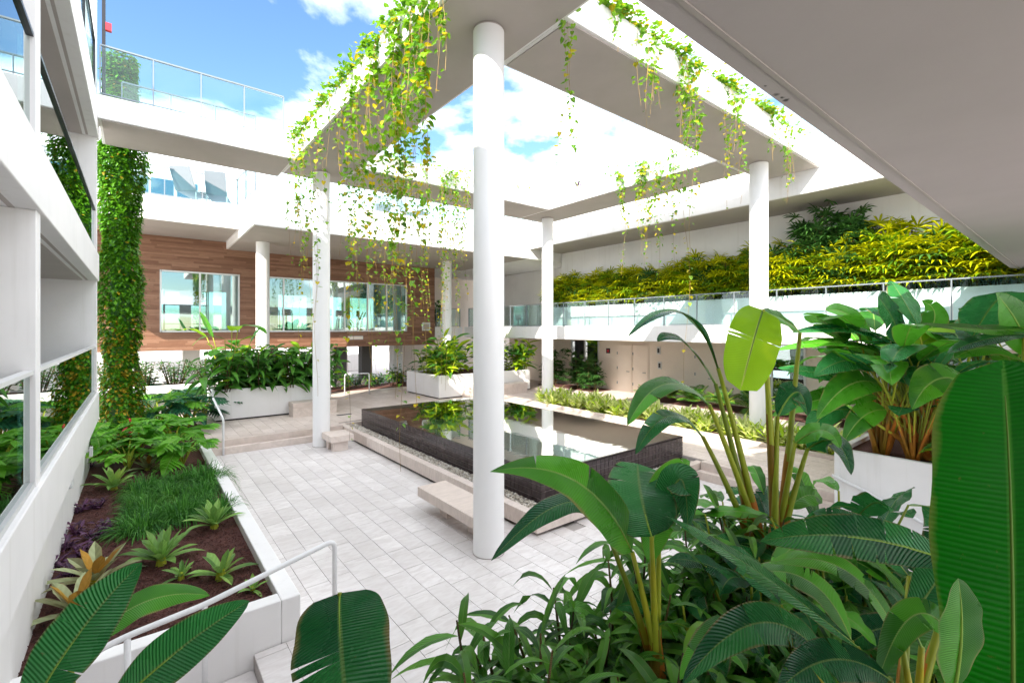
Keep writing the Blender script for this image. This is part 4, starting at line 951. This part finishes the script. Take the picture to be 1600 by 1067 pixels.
for (p, px, py, s_, rz, lb_) in [(L1, 200, 735, .8, 1.1, 'light green broad lobed plant behind the greyish bromeliad'), (L1, 285, 728, .8, 3.7, 'light green broad lobed plant touching the mondo grass'), (L1, 155, 722, .8, 2.7, 'light green broad lobed plant low beside the building base'),
                                 (L1, 215, 712, 1.0, 0., 'light green broad lobed plant at the middle of the bed'), (L1, 270, 705, .95, 2., 'light green broad lobed plant next to the planter wall end'), (L1, 170, 705, .9, 4., 'light green broad lobed plant beside the left building'),
                                 (L2, 250, 672, 1.0, .5, 'deep green split-leaf plant in front of the ivy column'), (L2, 295, 668, 1.0, 3., 'split-leaf plant with one lime leaf by the back steps handrail'), (L2, 200, 668, 1.0, 5., 'deep green split-leaf plant at the foot of the ivy column'),
                                 (L3, 235, 648, 1.1, 1., 'finely cut dark green plant at the back of the bed'), (L3, 280, 640, 1.15, 2.5, 'finely cut dark green plant before the white broad-leaf planter'), (L3, 190, 640, 1.1, 4.4, 'finely cut dark green plant under the ivy'), (L3, 310, 640, 1.0, 0.2, 'finely cut dark green plant next to the planter box corner'),
                                 (L3, 255, 625, 1.0, 3.3, 'finely cut dark green plant behind the split-leaf plants'), (L2, 320, 655, .9, 1.2, 'split-leaf plant hanging over the handrail of the back steps'), (L3, 215, 622, 1.0, 5.6, 'finely cut dark green plant before the raised ledge of bushes'), (L1, 240, 690, .9, 5.2, 'light green broad lobed plant between its two like neighbours')]:
    p_ = at(px, py, .38); put(p, p in us, p_, rz, s_ * 1.6, lb_, 'lobed-leaf plants in the bed'); us.add(p)
hd = shrub(104, 'round_hedge_bush', 'bush', 26, 16, 1.0, .16, .06, K['hedge'], .55, .3, pf_lance, K['cane'], (-.3, 1.2), 3, .15, K['ivy'], .18, low=.15)
for k, (x, y_) in enumerate(((.2, 20.8), (1.05, 20.9), (1.9, 20.8), (-.7, 20.8))): put(hd, k > 0, (x, y_, 1.25), k * 1.4, 1.0, 'dark round clipped bush under the left end of the wood wall', 'dark round bushes')
def croton(seed):
    return shrub(seed, 'red_croton', 'plant', 7, 7, .6, .22, .06, K['ivy'], .22, .3, pf_lance, K['cane'], (.0, 1.1), 4, .15, K['red_leaf'], .5)
cr_ = croton(105)
for k, (x, y_, z_) in enumerate(((-.25, 13.9, .8), (-.1, 14.6, .9), (.25, 15.0, .4), (.05, 13.6, .4))): put(cr_, k > 0, (x, y_, z_ - .35), k * 1.3, 1.0, 'red and green croton at the base of the ivy column', 'crotons at ivy base')

# ivy column
iv = T('ivy_column', 'tall column thickly covered in green ivy at the corner of the left building', 'climber', (-.34, 15.7, .3))
rng = random.Random(110)
MB().tube([(-.34, 15.7, .3), (-.34, 15.7, 10.2)], [.24, .2], 14).build('trunk', K['hedge'], iv)
mbs = [MB(), MB()]
for k in range(24000):
    z_ = .4 + 9.9 * rng.random() ** .9; az = rng.random() * 6.283
    rad = .52 + .10 * math.sin(z_ * 1.9) + .07 * math.sin(z_ * 4.3 + az * 2) + .06 * math.sin(az * 3 + z_); rad *= (1 if z_ < 9 else max(.25, (10.5 - z_) / 1.5))
    rad *= .70; rad = max(.28, rad * rng.uniform(.72, 1.12)); 
    if rng.random() < .03: rad *= 1.25
    c = V((-.34 + math.cos(az) * rad, 15.7 + math.sin(az) * rad, z_)); d = sph(az + rng.uniform(-.9, .9), rng.uniform(-1.3, .3)); s_ = rng.uniform(.07, .125)
    leaf_at(mbs[1] if (z_ < 3.6 and rng.random() < .22) or rng.random() < .03 else mbs[0], c, az + rng.uniform(-.9, .9), rng.uniform(-1.1, .5), s_, s_ * .75, .3, rng, pf_lance, .15, 2, 1)
mbs[0].build('ivy_foliage', K['ivy'], iv); mbs[1].build('turning_foliage', K['ivy_warm'], iv)

# ================================================================== vines on the pergola
def heart(mb, p, d, n, s_):
    d = d.normalized(); sd = d.cross(n)
    if sd.length < 1e-3: sd = d.orthogonal()
    sd.normalize(); u = sd.cross(d); k = len(mb.v)
    pts = [(0, 0, 0), (-.12, .28, .06), (.10, .46, .10), (.48, .40, .08), (1.0, 0, -.08), (.5, 0, -.02), (.48, -.40, .08), (.10, -.46, .10), (-.12, -.28, .06)]
    for (a, b, c) in pts: q = p + d * (a * s_) + sd * (b * s_) + u * (c * s_); mb.v.append((q.x, q.y, q.z))
    uvs = [(.5, .1), (.75, 0), (.95, .15), (.9, .5), (.5, 1), (.5, .5), (.1, .5), (.05, .15), (.25, 0)]
    for f in ((0, 1, 2, 3, 5), (3, 4, 5), (0, 5, 6, 7, 8), (5, 4, 6)): mb.face([k + i for i in f], [uvs[i] for i in f])
def vine(top, zb, label, group, seed, dens=14, width=.09, ls=.085, tuft=.3, thin=.25, gold=.3, strands=2, out=V((0, 0, 0))):
    rng = random.Random(seed); hl_ = top[2] - zb
    label = ('very long ' if hl_ > 5.5 else 'long ' if hl_ > 4 else 'mid-length ' if hl_ > 2.2 else 'short ') + label; t = T('hanging_vine', label, 'vine', top, group); st = MB(); g = [MB(), MB()]
    top = V(top); H = top.z - zb
    for s_ in range(strands):
        h_ = H if s_ == 0 else H * rng.uniform(.45, .85); ph = rng.random() * 6.28; pts = []; n = max(6, int(h_ * 4)); ox, oy = rng.uniform(-width, width), rng.uniform(-width, width)
        for k in range(n + 1):
            q = k / n; pts.append(top + out * min(1, q * 6) + V((ox * min(1, q * 4) + .05 * math.sin(ph + q * h_ * 2.1), oy * min(1, q * 4) + .05 * math.cos(ph * 1.3 + q * h_ * 1.8), -h_ * q)))
        st.tube(pts, .0028, 4, False)
        nl = int(dens * 1.75 * h_)
        for k in range(nl):
            q = (k + rng.random()) / nl; f = 1 if q < 1 - thin else .35
            if rng.random() > f * (1.12 - .42 * q) * (.35 + .65 * math.sin(q * h_ * 2.2 + ph) ** 2): continue
            i = min(n - 1, int(q * n)); p = pts[i].lerp(pts[i + 1], q * n - i)
            sc_l = ls * rng.uniform(.55, 1.1) * (1.15 - .45 * q); az = rng.random() * 6.283; off = sph(az, rng.uniform(-.5, .4)) * rng.uniform(.02, width * (1.2 if q < tuft else .75))
            heart(g[1] if rng.random() < gold * (.5 + q) else g[0], p + off, sph(az, rng.uniform(-1.2, .1)), sph(az, rng.uniform(.2, 1.3)), sc_l)
    st.build('stem', K['vine_stem'], t); g[0].build('leaves', K['pothos'], t)
    if g[1].v: g[1].build('golden_leaves', K['pothos_gold'], t)
LABL = 'leafy pothos vine on the outer edge of the pergola beam beside the footbridge'
def on_left(px): d = ray(px, CYP); return PGX0 / d.x      # depth where the column of pixels meets the outer face of the left beam
lv = [(458, 420, 12, .10, 2), (470, 560, 12, .10, 3), (482, 500, 12, .09, 2), (493, 620, 9, .06, 2), (512, 360, 11, .08, 2), (530, 400, 12, .09, 2), (548, 690, 13, .08, 3), (562, 520, 11, .08, 2), (574, 560, 10, .08, 2), (588, 600, 15, .11, 3), (606, 560, 13, .10, 3), (621, 735, 18, .12, 5),
      (640, 520, 13, .12, 3), (650, 640, 12, .08, 2), (664, 560, 15, .11, 4), (676, 150, 16, .08, 2), (690, 110, 16, .07, 2)]
for k, (px, py, dn, wd, ns_) in enumerate(lv):
    d = ray(px, py); s_ = (PGX0 - .05) / d.x; b = CAM + d * s_
    vine((PGX0 - .03, b.y, BZ1 + .02), b.z, LABL, 'vines on the left beam', 200 + k, dn, wd * .72, .112, .3, .3, .22, ns_, out=V((-.03, 0, 0)))
LABI = 'dark backlit pothos vine on the inner edge of the far pergola beam'
for k, (px, yb) in enumerate(((598, 600), (640, 560), (700, 610), (712, 560), (727, 470), (690, 600), (560, 520), (620, 520), (665, 580), (705, 440))):
    d = ray(px, yb); s_ = (PGY2 - .05) / d.y; b = CAM + d * s_
    vine((b.x, PGY2 - .02, BZ1 + .02), b.z, LABI, 'vines on the far beam', 240 + k, 15, .12, .10, .4, .2, .3, 3)
LABN = 'thick-topped pothos vine on the outer edge of the near pergola beam'
for k, (px, yb, dn, wd, ns_) in enumerate(((955, 80, 20, .10, 2), (1003, 200, 18, .10, 3), (1018, 180, 20, .12, 3), (1032, 165, 18, .1, 2), (1066, 200, 22, .12, 4), (1078, 400, 26, .13, 5), (1073, 600, 10, .05, 1), (1136, 330, 18, .11, 3), (1152, 320, 16, .11, 3), (1205, 250, 18, .1, 2), (1222, 320, 16, .10, 2), (1236, 300, 18, .11, 3))):
    d = ray(px, yb); s_ = (PGY0 - .05) / d.y; b = CAM + d * s_
    vine((b.x, PGY0 - .03, BZ1 + .02), b.z, LABN, 'vines on the near beam', 260 + k, dn, wd, .092, .35, .25, .2, ns_, out=V((0, -.03, 0)))
LABR = 'pothos vine on the inner face of the pergola beam facing the terrace'
for k, (px, yb) in enumerate(((1000, 400), (1010, 420), (968, 430), (1030, 430), (1050, 420))):
    d = ray(px, yb); s_ = (PGX2 - .05) / d.x; b = CAM + d * s_
    vine((PGX2 - .02, b.y, BZ1 + .02), b.z, LABR, 'vines on the right beam', 290 + k, 20, .12, .12, .5, .2, .25, 3)
LABS = 'sparse pothos vine where the near pergola beam meets the column side'
for k, (px, yb) in enumerate(((886, 300), (893, 260), (880, 290))):
    d = ray(px, yb); s_ = (PGY0 + .2) / d.y; b = CAM + d * s_
    b = CAM + d * ((PGX1 + .02) / d.x)
    vine((PGX1 + .03, b.y, BZ0 + .5), b.z, LABS, 'vines by the near beam', 300 + k, 11, .05, .095, .2, .1, .1, 1)
# creeping growth on top of the beams
tp = MB(); tp2 = MB(); rng = random.Random(300)
def creep(mbs, x, y, z, n, r):
    for _ in range(n):
        p = V((x + rng.gauss(0, r), y + rng.gauss(0, r), z + abs(rng.gauss(0, r * .55)) - .03)); az = rng.random() * 6.28
        heart(mbs[1] if rng.random() < .2 else mbs[0], p, sph(az, rng.uniform(-.9, .6)), sph(az, rng.uniform(.5, 1.5)), rng.uniform(.06, .11))
y_ = 4.2
while y_ < 13.4:
    creep((tp, tp2), PGX0 + .02 + rng.uniform(-.06, .1), y_, BZ1 + .02, rng.randint(18, 44), .11); y_ += rng.uniform(.12, .28)
x_ = 4.9
while x_ < 13.6:
    dens = 1 if any(abs(x_ - q) < .45 for q in (5.9, 6.6, 7.7, 9.4, 11.3)) else .15
    creep((tp, tp2), x_, PGY0 + rng.uniform(-.05, .08), BZ1 + .02, int(rng.randint(30, 60) * dens), .11); x_ += rng.uniform(.12, .25)
for q in (7.5, 8.6, 9.6): creep((tp, tp2), PGX2 + .05, q, BZ1, 40, .16)
for q in (6.0, 7.2, 8.0, 9.4, 10.6): creep((tp, tp2), q, PGY2 + .05, BZ1, 36, .16)
tp.build('creeping_pothos', K['pothos'], None, kind='stuff', label='creeping green pothos along the top edges of the pergola', category='ground cover')
tp2.build('golden_creeping_pothos', K['pothos_gold'], None, kind='stuff', label='golden creeping pothos among the green on the pergola edges', category='ground cover')
rbm = bromeliad(94, K['purple'], 12, .3, .05, .4); put(rbm, False, (PGX2 + .15, 11.4, BZ1 - .02), 0, 1.2, 'dark red bromeliad standing on the right pergola beam', 'roof bromeliads')
# ================================================================== FOREGROUND
def ptv(q): return P(*q)
def pf_drop(t): return math.sin(math.pi * t ** .55) ** .9 if 0 < t < 1 else 0
def fg_clump(label, base, leaves, seed, r=.013, tears=(0, 3)):
    rng = random.Random(seed); base = V(base); t = T('paddle_leaf_clump', label, 'plant', base, 'foreground paddle-leaf clumps')
    for (a, b, c, wd, nrm, m, *pf) in leaves:
        A, B, Cc = P(*a), P(*b), P(*c); B = B * 2 - (A + Cc) / 2          # pass through the middle point
        n_ = RT * nrm[0] + UP * nrm[1] - FW * nrm[2]
        paddle_leaf(t, base + V((rng.uniform(-.05, .05), rng.uniform(-.05, .05), 0)), (A, B, Cc), wd, n_, K[m], rng, r, rng.randint(*tears), fold=.12, ns=26, na=5, prof=pf[0] if pf else pf_paddle2)
# normals are given as (right, up, towards the camera)
b1 = P(1040, 1125, 2.4)
fg_clump('slender paddle-leaf clump with a bluish leaf, in front of the pool corner', b1, [
    ((988, 862, 2.35), (900, 752, 2.25), (765, 737, 2.1), .27, (.4, .6, .65), 'paddle', pf_drop),
    ((950, 835, 2.4), (885, 785, 2.4), (767, 876, 2.25), .17, (.1, .95, .3), 'paddle_dark'),
    ((1018, 838, 2.35), (1002, 775, 2.5), (996, 724, 2.8), .36, (.0, .8, .6), 'paddle_dark', pf_ob),
    ((1030, 835, 2.5), (1062, 748, 2.5), (1075, 830, 2.4), .2, (-.2, .7, .6), 'paddle_dark'),
    ((1015, 880, 2.4), (1040, 770, 2.6), (1078, 720, 2.9), .22, (.2, .4, .9), 'paddle')], 401, .015)
b2 = P(1205, 930, 3.6)
fg_clump('tall paddle-leaf clump with one big lime leaf folded over at its top', b2, [
    ((1192, 484, 3.62), (1178, 530, 3.5), (1157, 610, 3.35), .38, (-.1, .3, .95), 'paddle_lime', pf_ob),
    ((1250, 520, 3.8), (1225, 500, 3.75), (1190, 486, 3.63), .22, (.5, .6, .5), 'paddle'),
    ((1122, 575, 3.6), (1065, 488, 3.5), (980, 527, 3.4), .2, (.05, .97, .2), 'paddle_dark'),
    ((1118, 600, 3.6), (1068, 533, 3.5), (1027, 534, 3.4), .2, (.1, .9, .35), 'paddle_dark'),
    ((1108, 632, 3.6), (1040, 600, 3.5), (980, 665, 3.3), .24, (.1, .95, .3), 'paddle'),
    ((1098, 682, 3.6), (1045, 650, 3.5), (993, 710, 3.3), .2, (.1, .95, .3), 'paddle_dark'),
    ((1242, 692, 3.6), (1285, 672, 3.5), (1312, 700, 3.4), .2, (.0, .8, .5), 'paddle'),
    ((1262, 700, 3.6), (1305, 690, 3.5), (1330, 742, 3.35), .24, (.3, .5, .8), 'paddle_dark'),
    ((1215, 650, 3.6), (1245, 612, 3.7), (1262, 650, 3.6), .22, (.1, .6, .7), 'paddle_dark')], 402, .021)
b3 = P(1600, 1020, 3.2)
fg_clump('paddle-leaf clump reaching in above the tall white planter, beside the giant leaf', b3, [
    ((1612, 560, 3.1), (1590, 505, 3.1), (1556, 458, 3.0), .22, (-.6, .4, .7), 'paddle'),
    ((1600, 512, 3.1), (1545, 515, 3.0), (1435, 505, 3.0), .17, (.0, .9, .4), 'paddle'),
    ((1615, 520, 3.0), (1540, 530, 2.9), (1480, 552, 2.9), .14, (.1, .9, .3), 'paddle_dark'),
    ((1620, 590, 3.1), (1560, 545, 3.0), (1490, 560, 2.9), .2, (.1, .8, .5), 'paddle'),
    ((1560, 640, 3.2), (1480, 590, 3.2), (1425, 640, 3.1), .28, (.1, .7, .6), 'paddle')], 403)
b8 = V((10.35, 1.75, 1.1))
fg_clump('biggest clump of paddle leaves in the tall white planter, spilling over its lip', b8, [
    ((1412, 565, 8.3), (1400, 510, 8.2), (1372, 464, 8.0), .62, (.3, .2, .9), 'paddle_dark', pf_ob),
    ((1360, 540, 8.6), (1330, 495, 8.6), (1290, 485, 8.5), .5, (0, .6, .8), 'paddle'),
    ((1390, 545, 8.4), (1340, 515, 8.2), (1235, 520, 7.9), .4, (0, .85, .5), 'paddle_dark'),
    ((1385, 560, 8.4), (1320, 535, 8.1), (1210, 548, 7.8), .36, (0, .9, .4), 'paddle'),
    ((1385, 580, 8.2), (1330, 562, 7.9), (1272, 588, 7.6), .5, (0, .7, .7), 'paddle_dark'),
    ((1345, 560, 8.0), (1368, 558, 7.7), (1384, 585, 7.5), .62, (.1, .6, .8), 'paddle', pf_ob),
    ((1380, 605, 8.1), (1330, 600, 7.7), (1276, 655, 7.4), .5, (.2, .6, .75), 'paddle'),
    ((1385, 640, 8.0), (1350, 650, 7.7), (1318, 692, 7.5), .42, (.2, .55, .8), 'paddle'),
    ((1400, 590, 8.2), (1440, 570, 7.9), (1475, 600, 7.7), .45, (-.1, .7, .7), 'paddle_dark'),
    ((1410, 570, 8.3), (1450, 530, 8.2), (1500, 520, 8.0), .4, (-.2, .7, .7), 'paddle_lime'),
    ((1360, 600, 8.2), (1290, 585, 7.9), (1215, 575, 7.7), .4, (0, .8, .6), 'paddle_dark'),
    ((1370, 620, 8.1), (1300, 620, 7.8), (1205, 650, 7.6), .4, (.1, .7, .7), 'paddle'),
    ((1330, 640, 8.0), (1285, 650, 7.8), (1262, 700, 7.6), .4, (.2, .6, .8), 'paddle_dark'),
    ((1420, 560, 8.4), (1460, 500, 8.5), (1440, 470, 8.6), .45, (-.2, .3, .9), 'paddle')], 408, .022)
b4 = P(1590, 1420, 1.25)
fg_clump('single giant upright saturated green leaf with a pale rolled leaf at its foot', b4, [
    ((1582, 1180, 1.22), (1580, 820, 1.18), (1566, 562, 1.16), .345, (-.25, .1, .96), 'giant', pf_ob),
    ((1490, 1075, 1.1), (1502, 985, 1.08), (1497, 903, 1.08), .14, (.2, .25, .95), 'paddle')], 404)
b5 = P(1420, 1260, 1.75)
fg_clump('dark tattered paddle-leaf clump arching over the foreground shrubs', b5, [
    ((1495, 880, 1.9), (1335, 838, 1.95), (1188, 846, 2.0), .18, (.0, .45, .9), 'paddle_dark'),
    ((1340, 1010, 1.9), (1180, 890, 2.05), (1040, 805, 2.3), .16, (.45, .8, .3), 'paddle_dark'),
    ((1410, 1010, 1.8), (1320, 890, 1.9), (1200, 880, 2.0), .14, (.2, .85, .4), 'paddle'),
    ((1300, 1045, 1.7), (1190, 972, 1.72), (1065, 1070, 1.65), .15, (.1, .8, .55), 'paddle_dark'),
    ((1235, 1000, 1.8), (1135, 985, 1.85), (1062, 1062, 1.8), .14, (-.2, .9, .4), 'paddle'),
    ((1440, 1010, 1.7), (1395, 930, 1.75), (1348, 902, 1.85), .10, (.5, .6, .6), 'paddle_dark'),
    ((1500, 1010, 1.55), (1430, 960, 1.6), (1370, 1070, 1.5), .11, (-.3, .8, .5), 'paddle'),
    ((1420, 900, 2.2), (1350, 830, 2.3), (1270, 800, 2.4), .2, (.2, .7, .6), 'paddle_dark'),
    ((1420, 960, 2.1), (1480, 860, 2.2), (1440, 790, 2.4), .2, (-.3, .6, .7), 'paddle_dark'),
    ((1330, 1000, 2.0), (1260, 905, 2.1), (1160, 900, 2.2), .17, (.2, .85, .45), 'paddle'),
    ((1390, 1060, 1.5), (1300, 1030, 1.5), (1215, 1080, 1.45), .14, (.1, .9, .4), 'paddle_dark')], 405, .013, (4, 9))
b6 = P(120, 1400, 1.5)
fg_clump('pair of long dark paddle leaves leaning over the corner of the mulch bed', b6, [
    ((40, 1120, 1.5), (130, 980, 1.65), (222, 878, 1.8), .20, (.35, .6, .72), 'paddle_dark'),
    ((110, 1040, 1.75), (215, 945, 1.9), (328, 930, 2.0), .15, (-.1, .85, .5), 'paddle'),
    ((170, 1110, 1.5), (285, 1010, 1.6), (390, 938, 1.75), .16, (.5, .65, .55), 'paddle_dark')], 406)
b7 = P(545, 1420, 1.8)
fg_clump('single broad ribbed paddle leaf folded over above the entry steps', b7, [
    ((531, 926, 1.85), (533, 1010, 1.72), (550, 1180, 1.5), .37, (.0, .3, .95), 'paddle_dark', pf_ob)], 407)

# dense shrubs of the foreground bed
fs = [shrub(s_, 'strap_leaf_shrub', 'shrub', 8, 18, .92, .40, .058, K['cordy'], .42, .75, pf_lance, K['cane'], (-.1, 1.1), 7, .2, K['broad'], .3, low=.2) for s_ in (501, 502, 503)]
fb = [shrub(s_, 'broad_leaf_shrub', 'shrub', 7, 10, .85, .42, .12, K['philo'], .45, .5, pf_lance, K['cane'], (-.1, 1.0), 7, .18, K['paddle_dark'], .4, low=.2) for s_ in (504, 505)]
for p in fs + fb:
    for ch_ in p.children: ch_.data.polygons.foreach_set('use_smooth', [True] * len(ch_.data.polygons))
rng = random.Random(500)
sA = [(1.08, 1.62, .95), (1.1, 1.35, .9), (1.25, 1.55, 1.0), (1.55, 1.7, 1.05), (1.9, 1.75, 1.0), (2.25, 1.7, 1.0), (1.4, 1.2, .95), (1.8, 1.3, 1.0), (2.6, 1.7, 1.0), (2.2, 1.15, .95), (1.1, 1.15, .8), (2.95, 1.65, 1.0), (1.65, 1.0, .8), (3.3, 1.7, 1.05), (3.7, 1.65, 1.05), (2.8, 1.3, .95), (3.2, 1.15, 1.0), (2.5, .95, .85), (3.7, 1.1, 1.05), (2.0, .95, .8)]
scatter(fs, [(x, y_, .97, rng.random() * 6.28, s_, k % 3) for k, (x, y_, s_) in enumerate(sA)], 'strap-leaved green shrub in the foreground ledge below the pool corner', 'foreground strap-leaf shrubs')
def torn_clump(seed, n):
    rng = random.Random(seed); t = T('torn_leaf_clump', 'x', 'plant', (0, 0, 0))
    for k in range(n):
        az = k * 2.4 + rng.uniform(-.5, .5); hh = rng.uniform(.35, .85); r_ = rng.uniform(.05, .4); a = V((math.cos(az) * r_, math.sin(az) * r_, hh)); e = rng.uniform(-.2, 1.1); L_ = rng.uniform(.35, .6)
        dr_ = sph(az + rng.uniform(-.5, .5), e); b = a + dr_ * L_ * .6; c = a + dr_ * L_ * .9 - V((0, 0, L_ * rng.uniform(.2, .6))); n_ = (V((-math.cos(az) * math.sin(e), -math.sin(az) * math.sin(e), math.cos(e))) + V((rng.uniform(-.5, .5), rng.uniform(-.5, .5), 0))).normalized()
        paddle_leaf(t, V((math.cos(az) * .05, math.sin(az) * .05, 0)), (a, b, c), rng.uniform(.09, .17), n_, rng.choice((K['paddle_dark'], K['paddle_dark'], K['paddle'], K['broad'])), rng, .008, rng.randint(1, 6), ns=16, na=3, wave=.14)
    return t
tc_ = [torn_clump(601, 17), torn_clump(602, 16)]
scatter(tc_, [(3.35, 1.6, .97, .3, 1.15, 0), (3.8, 1.55, .97, 2.2, 1.2, 1), (3.0, 1.25, .97, 4.0, 1.1, 1), (3.5, 1.0, .97, 1.1, 1.2, 0), (4.15, 1.2, .97, 5.1, 1.25, 0), (2.75, .8, .97, 3.0, 1.0, 0), (3.3, .5, .97, .9, 1.05, 1), (2.45, 1.35, .97, 5.5, .95, 1)],
        'small torn-leaf clump tangled under the big arching dark leaves', 'torn-leaf clumps in the foreground')
sB = [(4.1, 1.55, 1.0), (4.0, .8, 1.0), (2.5, .5, .8), (3.8, .2, 1.0), (4.2, -.1, 1.1), (3.2, -.1, .85)]
scatter(fb, [(x, y_, .97, rng.random() * 6.28, s_, k % 2) for k, (x, y_, s_) in enumerate(sB)], 'dark broad-leaf shrub in the foreground ledge under the tattered paddle leaves', 'foreground broad-leaf shrubs')
